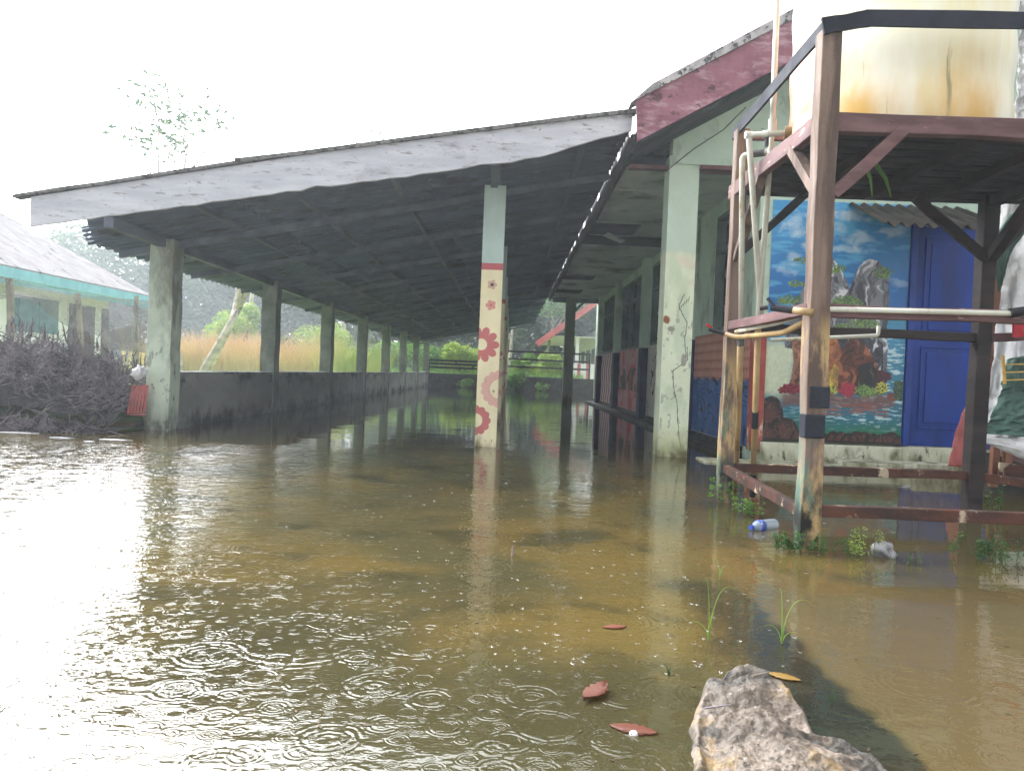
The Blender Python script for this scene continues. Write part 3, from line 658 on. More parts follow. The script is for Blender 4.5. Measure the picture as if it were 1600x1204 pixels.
# ------------------------------------------------------------ the landscape mural (paint on the wall, 600 x 1045 units)
def mural_paint(u, v):
    x = u * 600; y = (1 - v) * 1045
    c = np.zeros((len(u), 3))
    n1 = fbm(x / 90, y / 90, 5, 1); n2 = fbm(x / 30, y / 30, 4, 2); n3 = fbm(x / 200, y / 60, 4, 3); nf = fbm(x / 9, y / 9, 3, 4)
    # sky
    c = mixc(np.array(S(50, 144, 202)), np.array(S(14, 102, 172)), sst(0, 420, y))
    c = mixc(c, np.array(S(90, 178, 220)), sst(.5, .62, fbm(x / 160, y / 26, 4, 7)) * .6)
    def cloud(cx, cy, rx, ry, s, k=1.0):
        nonlocal c
        d = np.hypot((x - cx) / rx, (y - cy) / ry) + (fbm(x / 34 + .9 * fbm(x / 40, y / 40, 2, s), y / 22, 5, s) - .5) * 1.9
        c = mixc(c, np.array(S(206, 226, 236)), sst(1.15, .15, d) * k * (.5 + .5 * n2))
        c = mixc(c, np.array(S(120, 180, 212)), sst(.16, .0, np.abs(d - .55)) * .35 * k)
    cloud(330, 50, 120, 30, 11, .95); cloud(110, 110, 60, 60, 12, .8); cloud(380, 150, 90, 42, 13, .8); cloud(520, 120, 70, 38, 14, .75)
    cloud(330, 200, 110, 18, 15, .7); cloud(100, 250, 34, 40, 16, .6); cloud(150, 195, 30, 20, 17, .7); cloud(60, 300, 60, 26, 18, .5); cloud(560, 340, 60, 20, 19, .4); cloud(290, 110, 50, 26, 20, .8)
    # sea to the right and below
    sea = ((y > 560) | ((y > 470) & (x > 520))).astype(float)
    sc_ = mixc(np.array(S(60, 138, 174)), np.array(S(26, 104, 128)), sst(560, 880, y))
    sc_ = mixc(sc_, np.array(S(16, 108, 78)), sst(900, 1020, y + 90 * (n1 - .5)))
    st = fbm(x / 34, y / 6, 4, 21)
    sc_ = mixc(sc_, np.array(S(196, 222, 224)), sst(.56, .66, st) * .8 * sst(540, 600, y) * (.3 + .7 * sst(200, 330, x)) * sst(1010, 930, y))
    c = mixc(c, sc_, sea)
    # bare washed patch on the left
    c = mixc(c, np.array(S(206, 212, 180)), sst(150, 90, x + 60 * (n1 - .5)) * sst(590, 640, y) * sst(880, 820, y + 30 * (n2 - .5)) * (.75 + .25 * nf))
    # mountains
    def rockmass(P, base, dark, light, s, sx=16, sy=70, k=1.0, warp=55):
        nonlocal c
        m = inpoly(x + 12 * (n2 - .5), y + 12 * (n1 - .5), P).astype(float)
        wx = x + warp * (fbm(x / 70, y / 70, 3, s) - .5) * 2
        r = fbm(wx / sx, y / sy, 4, s + 1); rid = np.abs(r - .5) * 2
        col = mixc(base, dark, sst(.5, .68, r)); col = mixc(col, dark * .45, sst(.10, .0, rid) * .8); col = mixc(col, light, sst(.36, .26, r))
        c = mixc(c, col, m * k); return m
    G, D, L = np.array(S(120, 122, 130)), np.array(S(62, 64, 74)), np.array(S(206, 208, 212))
    rockmass([(80, 600), (100, 450), (140, 390), (165, 300), (200, 215), (235, 192), (265, 235), (305, 290), (338, 350), (356, 420), (370, 640), (80, 640)], G, D, L, 30, 20, 90)
    rockmass([(215, 560), (235, 330), (290, 320), (330, 350), (360, 410), (380, 560)], np.array(S(146, 148, 152)), D, L, 31, 16, 70)
    rockmass([(290, 520), (322, 420), (352, 350), (376, 285), (402, 252), (432, 240), (468, 248), (498, 276), (516, 320), (522, 420), (518, 560), (526, 740), (300, 740), (280, 600)], G, D * .8, L * 1.05, 32, 20, 130)
    rockmass([(300, 545), (340, 535), (420, 560), (500, 600), (512, 760), (300, 760)], np.array(S(60, 62, 74)), D * .4, L, 33, 14, 40)
    BR, BD, OR = np.array(S(120, 72, 52)), np.array(S(60, 36, 32)), np.array(S(172, 104, 58))
    rockmass([(110, 600), (190, 590), (250, 600), (250, 820), (105, 820), (120, 700)], np.array(S(142, 96, 74)), BD, np.array(S(190, 130, 96)), 34)
    rockmass([(215, 620), (250, 590), (300, 585), (325, 640), (340, 820), (215, 820)], OR, BR, np.array(S(196, 140, 92)), 35, 20, 50)
    rockmass([(320, 660), (350, 600), (385, 585), (430, 620), (500, 730), (500, 830), (320, 830)], np.array(S(96, 50, 34)), np.array(S(44, 24, 20)), np.array(S(160, 92, 60)), 36, 22, 50)
    rockmass([(410, 700), (460, 690), (500, 740), (505, 830), (400, 830)], np.array(S(44, 40, 38)), np.array(S(20, 18, 20)), np.array(S(96, 84, 70)), 37)
    rockmass([(255, 770), (300, 700), (322, 720), (318, 790), (290, 820), (255, 820)], np.array(S(190, 154, 62)), np.array(S(130, 100, 56)), np.array(S(210, 184, 100)), 38)
    # foliage dabs
    def bush(cx, cy, rx, ry, a, b, s, dens=.5):
        nonlocal c
        d = np.hypot((x - cx) / rx, (y - cy) / ry) + (fbm(x / 14, y / 14, 3, s) - .5) * .9
        q = fbm(x / 7, y / 7, 2, s + 40)
        m = sst(1.0, .85, d) * (q > (1 - dens) * .75)
        c = mixc(c, mixc(a, b, sst(.4, .6, fbm(x / 5, y / 5, 2, s + 3))), m)
    g1, g2, g3 = np.array(S(60, 98, 52)), np.array(S(120, 148, 70)), np.array(S(26, 44, 34))
    for (cx, cy, rx, ry) in ((270, 290, 60, 22), (110, 360, 40, 18), (90, 430, 50, 20), (340, 430, 70, 26), (490, 300, 42, 26), (330, 540, 60, 18), (420, 520, 70, 20), (150, 480, 60, 20), (130, 260, 30, 14), (60, 440, 30, 12)): bush(cx, cy, rx, ry, g1, g2, int(cx), .55)
    MR, MR2 = np.array(S(140, 32, 52)), np.array(S(78, 20, 36))
    bush(110, 820, 50, 26, MR, MR2, 50, .9); bush(175, 815, 26, 26, g1, g3, 51, .9); bush(275, 822, 40, 30, g1, np.array(S(190, 180, 60)), 52, .9)
    bush(360, 815, 36, 34, np.array(S(176, 36, 66)), MR, 53, .95); bush(440, 818, 52, 30, g1, g2, 54, .9); bush(505, 800, 28, 40, np.array(S(206, 188, 60)), g1, 55, .8)
    bush(515, 745, 32, 30, MR2, MR2 * .5, 56, .9); bush(555, 835, 34, 18, MR, MR2, 57, .95); bush(585, 800, 30, 50, g3, g1, 58, .7)
    # red shore and its reflection
    sh_ = .8 * sst(22, 0, np.abs(y - 862 - 6 * np.sin(x / 50)) - 14 + 24 * (n2 - .5)) * sst(60, 90, x) * sst(580, 550, x)
    c = mixc(c, np.array(S(112, 66, 54)), sh_)
    rf_ = sst(.48, .58, fbm(x / 50, y / 8, 3, 60)) * (y > 870) * (y < 925) * (x > 200) * (x < 540)
    c = mixc(c, np.array(S(128, 74, 60)), rf_ * .8)
    # boulders along the foot
    def boulder(cx, cy, rx, ry, s):
        nonlocal c
        d = np.hypot((x - cx) / rx, (y - cy) / ry) + (n2 - .5) * .15
        m = sst(1.0, .96, d)
        col = mixc(np.array(S(84, 50, 42)), np.array(S(16, 12, 14)), sst(.3, .95, d + (nf - .5) * .6))
        col = mixc(col, np.array(S(120, 84, 64)), sst(.62, .7, fbm(x / 9, y / 22, 3, s)) * .5)
        c = mixc(c, col, m)
    boulder(30, 960, 60, 110, 70); boulder(90, 1010, 70, 70, 71); boulder(20, 1030, 60, 60, 72)
    for i, cx in enumerate((150, 185, 225, 265, 305, 340, 375, 410, 445, 480, 520, 560, 592)): boulder(cx, 1030 + (i * 37) % 14, 30 + (i * 13) % 12, 36 + (i * 29) % 12, 73 + i)
    c = c * (.90 + .20 * fbm(x / 5, y / 11, 3, 91))[:, None]
    c = mixc(c, np.array(S(24, 16, 16)), (y > 1035).astype(float) * .9 * sst(.3, .5, n2 + .2))
    return np.clip(c, 0, 1)
MB().grid(lambda u, v: np.stack([2.525 + 1.37*u, FY - .006 + 0*u, .21 + 2.37*v], 1), 300, 500, col=mural_paint).build('mural_painting', M['mural'], sb)

# ------------------------------------------------------------ tank stand
PX0, PX1, PY0, PY1 = 1.42, 3.02, 3.61, 4.94
ts = thing('tank_stand', (2.2, 4.3, 0), 'tall rickety timber stand with crossed braces standing in the water under the water tank', 'stand')
def vpost(x, y, z1, w, mat, lean=0):
    return MB().beam((x + lean, y, -.3), (x, y, z1), w, w, segs=12, jit=.004).build('post', mat, ts, bevel=.006)
vpost(PX0, PY0, 2.42, .094, M['post_wood'], .01); vpost(PX0, PY1, 2.38, .085, M['post_wood'], -.02); vpost(PX1, PY1, 2.40, .095, M['dark_wood'], -.02); vpost(PX1, PY0, 2.42, .10, M['post_wood'])
for z0_, z1_, dx_ in ((.53, .64, -.006), (.67, .77, .010)):
    MB().box(PX0 + .006 + dx_ - .047, PX0 + .006 + dx_ + .048, PY0 - .056, PY0 + .02, z0_, z1_).build('rubber_patch', M['black_strip'], ts, bevel=.006)
B = lambda a, b, w, h, mat, nm='rail': MB().beam(a, b, w, h, segs=6, jit=.003).build(nm, mat, ts, bevel=.005)
zp = 2.0
B((PX0 + .05, PY0, zp), (PX1 + .25, PY0, zp + .01), .06, .09, M['red_wood']); B((PX0 - .02, PY0 + .05, zp), (PX0 - .02, PY1 + .1, zp), .05, .09, M['red_wood'])
B((PX0, PY1 - .01, zp + .02), (PX1 + .2, PY1 - .01, zp + .02), .06, .07, M['dark_wood']); B((PX1, PY0, zp + .0), (PX1, PY1, zp + .0), .06, .09, M['dark_wood'])
for q in range(3): B((PX0 + .4 * (q + 1), PY0 + .03, zp - .005), (PX0 + .4 * (q + 1), PY1, zp - .005), .05, .06, M['dark_wood'], 'joist')
y = PY0 + .04
while y < PY1 + .1:
    MB().beam((PX0 - .02, y + .055, zp + .03 + random.uniform(-.004, .004)), (PX1 + .15 + random.uniform(-.05, .1), y + .055, zp + .03), .105, .022, segs=3, jit=.003).build('deck_plank', M['plank'], ts); y += .125
# mid and bottom rails
B((PX0 + .05, PY0 - .0, 1.125), (PX1 + .3, PY0, 1.135), .05, .06, M['red_wood']); B((PX0, PY1, 1.125), (PX1, PY1, 1.12), .05, .055, M['dark_wood']); B((PX1, PY1 + .02, 1.12), (PX1 + .5, PY1 + .02, 1.16), .05, .055, M['red_wood'])
B((PX0 - .02, PY0, 1.13), (PX0 - .02, PY1, 1.13), .05, .055, M['red_wood'])
B((PX0 + .05, PY0, .185), (PX1 + .3, PY0, .195), .05, .055, M['rust']); B((PX0, PY1, .225), (PX1, PY1, .235), .05, .055, M['rust']); B((PX0, PY0 + .03, .17), (PX0 - .02, PY1, .22), .045, .055, M['rust']); B((PX1, PY1, .23), (PX1 + .5, PY1 - .15, .19), .05, .055, M['rust'])
# diagonal braces
def BR_(a, b, w, mat): MB().beam(a, b, w, .04, up=(0, 1, 0), segs=4, jit=.003).build('brace', mat, ts, bevel=.004)
BR_((PX0 + .04, PY0 - .02, 1.66), (PX0 + .36, PY0 - .02, 1.97), .055, M['red_wood'])
MB().beam((PX0 - .01, PY0 + .04, 1.70), (PX0 - .02, PY0 + .34, 1.97), .05, .05, segs=3).build('brace', M['post_wood'], ts)
MB().beam((PX0 - .01, PY1 - .04, 1.55), (PX0 - .02, PY1 - .5, 1.97), .05, .04, segs=3).build('brace', M['post_wood'], ts)
BR_((PX0, PY1 - .02, 1.58), (PX0 + .42, PY1 - .02, 1.99), .05, M['dark_wood']); BR_((PX1 - .02, PY1 - .04, 1.62), (PX1 - .5, PY1 - .04, 1.99), .06, M['dark_wood'])
MB().beam((PX1, PY1 - .04, 1.62), (PX1 + .02, PY1 - .45, 1.98), .06, .05).beam((PX1 + .02, PY1, 1.62), (PX1 + .32, PY1, 1.98), .05, .06).build('brace', M['dark_wood'], ts)
MB().beam((PX1 + .25, PY1, 1.96), (PX1 + .75, PY1 - .2, 2.0), .06, .12).build('brace', M['dark_wood'], ts)
# black strip rim round the top
rim = MB(); 
for a, b in (((PX0 - .05, PY0 - .055, 2.42), (PX0 + .16, PY0 - .055, 2.465)), ((PX0 + .14, PY0 - .055, 2.462), (PX1 + .4, PY0 - .055, 2.515)), ((PX0 - .02, PY0 - .03, 2.44), (PX0 - .03, PY1 + .1, 2.38))):
    rim.beam(a, b, .015, .075, segs=4, jit=.002)
rim.build('rim_strip', M['black_strip'], ts)
MB().beam((PX0, PY1, 2.345), (PX1, PY1, 2.37), .04, .05, segs=4).build('rail', M['trim'], ts)
MB().beam((2.72, PY0 - .01, 2.06), (3.3, PY0 - .01, 2.065), .04, .022, segs=8, jit=.006).build('mat_scrap', M['black_strip'], ts)
for q in range(2):
    pts = [Vector((1.83 + q*.06, 4.1, 1.96)), Vector((1.86 + q*.08, 4.08, 1.88)), Vector((1.87 + q*.1, 4.07, 1.78))]
    MB().tube(pts, [.012, .010, .003], 6).build('hanging_weed', M['leaf_green'], ts)

# tank
t = NT('stained_tank_plastic'); zz = t.xyz()[2]
st = t.noise(2.8, (1, 1, .12), 6, .6); lowm = t.mapr(t.math('ADD', zz, t.mapr(t.noise(3, (1, 1, .6)), .3, .7, -.12, .12)), 2.52, 2.12)
c = t.mix(t.mapr(t.noise(1.2, (1, 1, .4)), .4, .6), S(238, 232, 196), S(240, 238, 222))
c = t.mix(t.math('MULTIPLY', t.mapr(st, .42, .7), .8), c, S(226, 204, 140))
c = t.mix(t.math('MULTIPLY', lowm, t.mapr(t.noise(3, (1, 1, .4)), .2, .65)), c, S(214, 168, 84))
c = t.mix(t.math('MULTIPLY', t.mapr(t.noise(16, (1, 1, .06), 5), .61, .70), t.mapr(zz, 2.7, 2.3)), c, S(158, 142, 104))
c = t.mix(t.math('MULTIPLY', t.mapr(t.xyz()[0], 1.60, 1.56), t.mapr(t.noise(5), .3, .6)), c, S(196, 104, 60))
M['tank'] = t.out(t.princ(c, .38, t.bump(t.noise(3, (1, 1, .3)), .25, .03), .45))
TC = (2.11, 4.36, 2.045); tr_ = .565
tk = thing('water_tank', TC, 'big cylindrical white plastic water tank with yellow and rust stains on timber stand', 'water tank')
prof = [(0, 0), (tr_ - .06, 0), (tr_ - .015, .02), (tr_, .06)] + [(tr_ + .006 * math.sin(i * .9), .06 + i * .05) for i in range(1, 23)] + [(tr_ - .02, 1.24), (tr_ - .1, 1.30), (.26, 1.42), (.25, 1.44)]
MB().lathe(TC, prof, 96).build('tank_body', M['tank'], tk, smooth=True)
MB().lathe((TC[0], TC[1], TC[2] + 1.43), [(0, .06), (.2, .06), (.25, .04), (.26, 0)], 48).build('tank_lid', M['tank'], tk, smooth=True)
MB().tube([at(1237, 208, 4.30), at(1226, 208, 4.31)], .035, 16).build('outlet_flange', M['pvc_old'], tk)
# pipes
def pipe(name, pts, r, mat, label, extra=()):
    root = thing(name, pts[0], label, 'pipe'); MB().tube(pts, r, 12).build('pipe_run', mat, root, smooth=True)
    for e in extra:
        e0, e1, er, em, en = e; MB().tube([e0, e1], er, 12).build(en, em, root)
    return root
def rnd(pts, rad=.03):
    out = [Vector(pts[0])]
    for i in range(1, len(pts) - 1):
        p = Vector(pts[i]); a = (Vector(pts[i-1]) - p).normalized() * rad; b = (Vector(pts[i+1]) - p).normalized() * rad
        for s_ in (0, .25, .5, .75, 1): q = (p + a).lerp(p, s_).lerp(p.lerp(p + b, s_), s_); out.append(q)
    out.append(Vector(pts[-1])); return out
A0, A1, A2 = at(1228, 208, 4.31), at(1170, 211, 4.42), at(1190, 505, 4.50)
pipe('outlet_pipe', rnd([A0, A1, A2]), .0165, M['pvc'], 'upper white pipe leaving the tank side and dropping slantwise to the taps', [
    (A0.lerp(A1, .45), A0.lerp(A1, .62), .022, M['pvc'], 'joint'), (A1 + Vector((.02, 0, 0)), A1 + Vector((-.02, 0, 0)), .022, M['pvc'], 'joint'), (A0.lerp(A1, .5) , A0.lerp(A1, .5) + Vector((0, 0, -.07)), .012, M['tap'], 'valve')])
B0, B1, B2, B3 = at(1240, 232, 4.45), at(1160, 243, 4.62), at(1158, 517, 4.72), onz(1147, 793, -.15)
pipe('drain_pipe', rnd([B0, B1, B2]), .017, M['pvc'], 'lower white pipe with grey valve running down beside the left rear post', [
    (B0.lerp(B1, .55), B0.lerp(B1, .8), .022, M['wire'], 'valve'), (B2, B2 + Vector((0, 0, -.09)), .021, M['wire'], 'joint')])
pipe('standing_pipe', [B2 + Vector((0, 0, -.09)), (B2 + B3) / 2 + Vector((.006, 0, 0)), B3], [.020, .019, .018], M['pvc_old'], 'yellowed pipe standing in the water left of the mural')
C0, C1, C2, C3 = at(1217, -60, 4.52), at(1207, 195, 4.5), at(1185, 500, 4.47), onz(1174, 812, -.15)
pipe('riser_pipe', [C0, C1, C2], .0165, M['pvc'], 'tall white riser pipe reaching up past the roof board', [(C1 + Vector((0, 0, .03)), C1 + Vector((0, 0, -.05)), .024, M['pvc'], 'joint')])
pipe('standing_pipe', [C2, C2.lerp(C3, .5), C3], .018, M['pvc_old'], 'old brown pipe with black tape bands standing beside the stand', [
    (C2.lerp(C3, .42), C2.lerp(C3, .50), .022, M['tap'], 'tape_band'), (C2.lerp(C3, .74), C2.lerp(C3, .86), .023, M['tap'], 'tape_band')])
F0 = at(1296, 483, 3.57); F1 = at(1590, 490, 3.57); 
pipe('rail_pipe', [F0, F1, F1 + Vector((.25, 0, .01))], .0125, M['pvc'], 'long white pipe lying along the front middle rail of the stand', [(at(1578, 489, 3.57), at(1600, 486, 3.56), .022, M['tap'], 'joint')])
G0 = at(1205, 531, 4.86); G1 = at(1372, 524, 4.86)
pipe('rear_pipe', rnd([G0, G1, G1 + Vector((0, .0, .06))], .02), .012, M['pvc'], 'short white pipe along the dark rear middle rail')
T0 = at(1298, 494, 3.60); T1 = at(1215, 500, 3.95); T2 = at(1105, 517, 4.9)
pipe('tap_pipe', [at(1270, 488, 3.55), at(1240, 485, 3.62)], .017, M['pvc_old'], 'short pipe stub ending in a black tap beside the front post', [
    (at(1240, 485, 3.62), at(1205, 480, 3.68), .017, M['tap'], 'tap'), (at(1212, 480, 3.66), at(1199, 466, 3.68), .008, M['tap'], 'tap_handle'), (at(1200, 480, 3.69), at(1187, 482, 3.70), .010, M['tap'], 'spout')])
pipe('tap_pipe', rnd([at(1262, 500, 3.72), at(1225, 520, 4.1), at(1150, 527, 4.75), at(1135, 522, 4.85)], .08), .016, M['pvc_old'], 'bent yellow pipe along the left side ending in a small tap with a red handle', [
    (at(1135, 522, 4.85), at(1108, 514, 4.9), .013, M['tap'], 'tap'), (at(1112, 512, 4.9), at(1104, 507, 4.9), .010, M['tap_red'], 'tap_handle')])
pipe('side_pipe', rnd([at(1258, 490, 3.8), at(1215, 505, 4.2), at(1150, 518, 4.75)], .08), .012, M['pvc'], 'white pipe running back along the left side rail')

# ------------------------------------------------------------ tarpaulins and the timber stall on the right
def cloth(name, rows, mat, label, cat, nu=60, nv=90, fold=.02, seed=0):
    """rows: list of (left point, right point) from top to bottom"""
    n = len(rows)
    def fn(u, v):
        t_ = v * (n - 1); i = np.minimum(t_.astype(int), n - 2); f = t_ - i; f = f * f * (3 - 2*f) * .5 + f * .5
        Lp = np.array([tuple(r[0]) for r in rows]); Rp = np.array([tuple(r[1]) for r in rows])
        L_ = Lp[i] * (1 - f)[:, None] + Lp[i+1] * f[:, None]; R_ = Rp[i] * (1 - f)[:, None] + Rp[i+1] * f[:, None]
        P = L_ * (1 - u)[:, None] + R_ * u[:, None]
        w = 1.2 * (fbm(u * 5 + v * 1.5, v * 2.2 - u, 3, seed) - .5) + .5 * np.sin(u * 17 + v * 5 + seed) * .4 + 1.1 * (np.abs(fbm(u * 7 - v * 4, v * 9 + u * 3, 4, seed + 3) - .5) * 2 - .3)
        P[:, 1] += fold * 2 * w; P[:, 0] += fold * (.4 * np.sin(v * 14 + seed) + .9 * (fbm(v * 9, u * 2, 3, seed + 9) - .5)); P[:, 2] += fold * .8 * (fbm(u * 8, v * 3, 3, seed + 5) - .5) * (v > .9) ; return P
    return tag(MB().grid(fn, nu, nv).build(name, mat, smooth=True, solid=.003), label, cat)
a = lambda x, y, Y: at(x, y, Y)
cloth('tarpaulin', [(a(1572, 262, 5.6), a(1680, 250, 5.3)), (a(1563, 330, 5.6), a(1680, 330, 5.3)), (a(1553, 395, 5.55), a(1680, 420, 5.3)), (a(1562, 450, 5.55), a(1680, 480, 5.3)), (a(1560, 500, 5.6), a(1680, 520, 5.3)), (a(1552, 560, 5.5), a(1680, 560, 5.3)), (a(1543, 620, 5.45), a(1680, 600, 5.2)), (a(1535, 650, 5.4), a(1680, 640, 5.2)), (a(1520, 682, 5.3), a(1680, 690, 5.1))], M['white_tarp'], 'dirty white tarpaulin hanging from top to bottom at the right edge', 'tarpaulin', fold=.03, seed=3)
cloth('tarpaulin', [(a(1590, 0, 5.4), a(1700, -20, 5.3)), (a(1586, 60, 5.45), a(1700, 60, 5.3)), (a(1592, 110, 5.45), a(1700, 120, 5.3)), (a(1582, 170, 5.4), a(1700, 200, 5.3)), (a(1577, 235, 5.4), a(1700, 262, 5.3))], M['white_tarp'], 'pale tarpaulin flap hanging beside the upper right side of the tank', 'tarpaulin', fold=.04, seed=5)
cloth('tarpaulin', [(a(1575, 560, 5.2), a(1680, 540, 5.1)), (a(1562, 610, 5.2), a(1680, 600, 5.1)), (a(1548, 650, 5.15), a(1680, 650, 5.0)), (a(1530, 676, 5.1), a(1680, 690, 4.95))], M['green_tarp'], 'dark green tarpaulin over the lower white one', 'tarpaulin', fold=.02, seed=8)
cloth('tarpaulin', [(a(1574, 336, 5.2), a(1640, 318, 5.1)), (a(1554, 376, 5.18), a(1612, 346, 5.1)), (a(1546, 405, 5.16), a(1586, 384, 5.12)), (a(1554, 436, 5.16), a(1573, 414, 5.14)), (a(1562, 456, 5.18), a(1567, 440, 5.17))], M['green_tarp'], 'narrow dark green fold curling out of the white tarpaulin', 'tarpaulin', nu=18, nv=30, fold=.012, seed=9)
cloth('tarpaulin', [(a(1519, 682, 5.05), a(1680, 690, 4.9)), (a(1540, 692, 5.02), a(1680, 720, 4.85)), (a(1585, 712, 5.0), a(1680, 745, 4.8))], M['white_tarp'], 'grey sagging lower hem of tarpaulin over the stall timbers', 'tarpaulin', nu=20, nv=14, fold=.015, seed=12)
cloth('tarpaulin', [(a(1535, 535, 5.9), a(1560, 535, 5.9)), (a(1528, 590, 5.9), a(1556, 590, 5.9)), (a(1506, 630, 5.85), a(1550, 630, 5.9)), (a(1492, 680, 5.85), a(1540, 680, 5.9)), (a(1480, 728, 5.8), a(1535, 732, 5.9))], M['pink_tarp'], 'faded pink tarpaulin hanging in front of the blue door', 'tarpaulin', nu=16, nv=30, fold=.02, seed=14)
tag(MB().tube([a(1510, 640, 5.80), a(1512, 641, 5.79)], .018, 10).build('eyelet', M['pvc'], None), 'small white ring on the pink tarpaulin', 'ring')
cw = thing('timber_stall', at(1560, 790, 5.7), 'unpainted timber stall frame with boards behind the hanging tarpaulins', 'stall')
wd = surf('raw_timber', S(150, 104, 78), S(118, 78, 58), 5, stretch=(1, 1, .3), bump=.4)
for (p, q, w) in (((1562, 370, 5.9), (1548, 560, 5.9), .10), ((1532, 690, 5.6), (1514, 802, 5.6), .08), ((1556, 690, 5.5), (1551, 760, 5.5), .05), ((1575, 700, 5.5), (1572, 750, 5.5), .05)):
    MB().beam(at(*p), at(*q), w, .04, up=(0, 1, 0)).build('upright', wd, cw)
MB().beam(at(1560, 735, 5.45), at(1680, 750, 5.4), .03, .12).build('board', M['rust'], cw); MB().beam(at(1565, 705, 5.6), at(1680, 745, 5.5), .03, .07).build('board', M['red_wood'], cw)
MB().box(at(1432, 760, 6.7).x, 6, 6.7, 6.8, -.3, .12).build('foot_board', M['plinth_white'], cw)
tag(MB().box(3.75, 6, 5.9, 6.05, -.3, .30).build('retaining_wall', M['plinth']), 'dark mouldy cement base behind the rusty rails at the right edge', 'wall')
tag(MB().add([tuple(at(1583, 502, 4.85)), tuple(at(1625, 497, 4.85)), tuple(at(1625, 524, 4.85)), tuple(at(1583, 527, 4.85))], [(0, 3, 2, 1)]).build('red_rag', surf('red_rag_cloth', S(190, 50, 62), S(160, 40, 52), 8), solid=.02), 'small red rag tied on the rail at the right edge', 'rag')
yt = MB().beam(at(1567, 555, 5.08), at(1570, 600, 5.05), .02, .006, up=(0, 1, 0))
for q in range(3): yt.tube([at(1566, 570 + q * 12, 5.05), at(1620, 568 + q * 12, 5.02)], .004, 6)
tag(yt.build('yellow_band', surf('yellow_tape', S(206, 170, 84), S(180, 146, 70), 6)), 'yellow plastic straps tied across the green tarpaulin', 'strap')

# cable from the veranda column
tag(MB().tube([at(1040, 268, 7.55), at(1085, 232, 7.2), at(1130, 203, 6.9), at(1165, 168, 6.6)], .006, 6).build('cable', M['wire']), 'thin grey cable slanting up from the cracked pillar to the tank stand', 'cable')
# ------------------------------------------------------------ vegetation
def leaf_cloud(mb, centres, n, size, seed, flat=.6, droop=0):
    r = np.random.default_rng(seed); cs = np.array([c[:3] for c in centres]); rs = np.array([c[3] for c in centres])
    w = rs ** 2; idx = r.choice(len(cs), n, p=w / w.sum())
    d = r.normal(size=(n, 3)); d /= np.linalg.norm(d, axis=1)[:, None]
    rad = rs[idx] * r.random(n) ** .38
    P = cs[idx] + d * rad[:, None] * np.array([1, 1, flat])
    a = r.normal(size=(n, 3)); a[:, 2] = a[:, 2] * .5 - droop; a /= np.linalg.norm(a, axis=1)[:, None]
    b = np.cross(a, r.normal(size=(n, 3))); b /= np.linalg.norm(b, axis=1)[:, None] + 1e-9
    L = size * (.6 + .8 * r.random(n)); L = L[:, None]; Wd = L * .38
    V = np.stack([P - a * L, P + b * Wd, P + a * L, P - b * Wd], 1).reshape(-1, 3)
    F = [(4*i, 4*i+1, 4*i+2, 4*i+3) for i in range(n)]
    mb.add(V, F)
def limbs(base, h, r0, seed, spread=.5, levels=3, lean=(0, 0)):
    r = random.Random(seed); mb = MB(); tips = []
    def grow(p, d, L, rad, lev):
        pts = [p]; n = 5
        for i in range(n):
            d = (d + Vector((r.uniform(-.16, .16), r.uniform(-.16, .16), r.uniform(-.02, .12)))).normalized(); p = p + d * L / n; pts.append(p)
        mb.tube(pts, [rad * (1 - .55 * i / n) for i in range(n + 1)], 7)
        if lev == 0: tips.append(p); tips.append(pts[3]); return
        for k in range(r.choice((2, 3, 3))):
            a = r.uniform(0, 6.28); nd = (d + Vector((math.cos(a) * spread, math.sin(a) * spread, r.uniform(-.1, .3)))).normalized()
            grow(pts[-1 - (k % 2)], nd, L * r.uniform(.5, .72), rad * .5, lev - 1)
    grow(Vector(base), Vector((lean[0], lean[1], 1)).normalized(), h * .42, r0, levels)
    return mb, tips
def tree(name, base, h, label, lm, bm, seed, n, ls, spread=.6, cr=.9, cat='tree', group=None, lean=(0, 0), r0=None, levels=3, flat=.7):
    root = thing(name, base, label, cat, group); mb, tips = limbs(base, h, r0 or h * .025, seed, spread, levels, lean)
    mb.build('trunk', bm, root, smooth=True)
    if n:
        m2 = MB(); rr = random.Random(seed); leaf_cloud(m2, [(t.x, t.y, t.z, cr * rr.uniform(.5, 1.2)) for t in tips], n, ls, seed, flat); m2.build('crown', lm, root)
    return root
def bush(name, base, w, h, label, lm, seed, n, ls, cat='bush', group=None):
    root = thing(name, base, label, cat, group); r = random.Random(seed); cs = []; st = MB(); b = Vector(base)
    for i in range(9):
        a = r.uniform(0, 6.28); q = r.uniform(0, .75) * w / 2; z = r.uniform(.25, .95) * h
        p = b + Vector((math.cos(a) * q, math.sin(a) * q, z)); cs.append((*p, w * r.uniform(.12, .26))); st.tube([b, b.lerp(p, .5) + Vector((0, 0, h * .08)), p], [w * .02, w * .014, w * .006], 5)
    st.build('stem', M['bark_dark'], root); m = MB(); leaf_cloud(m, cs, n, ls, seed, .8); m.build('foliage', lm, root); return root

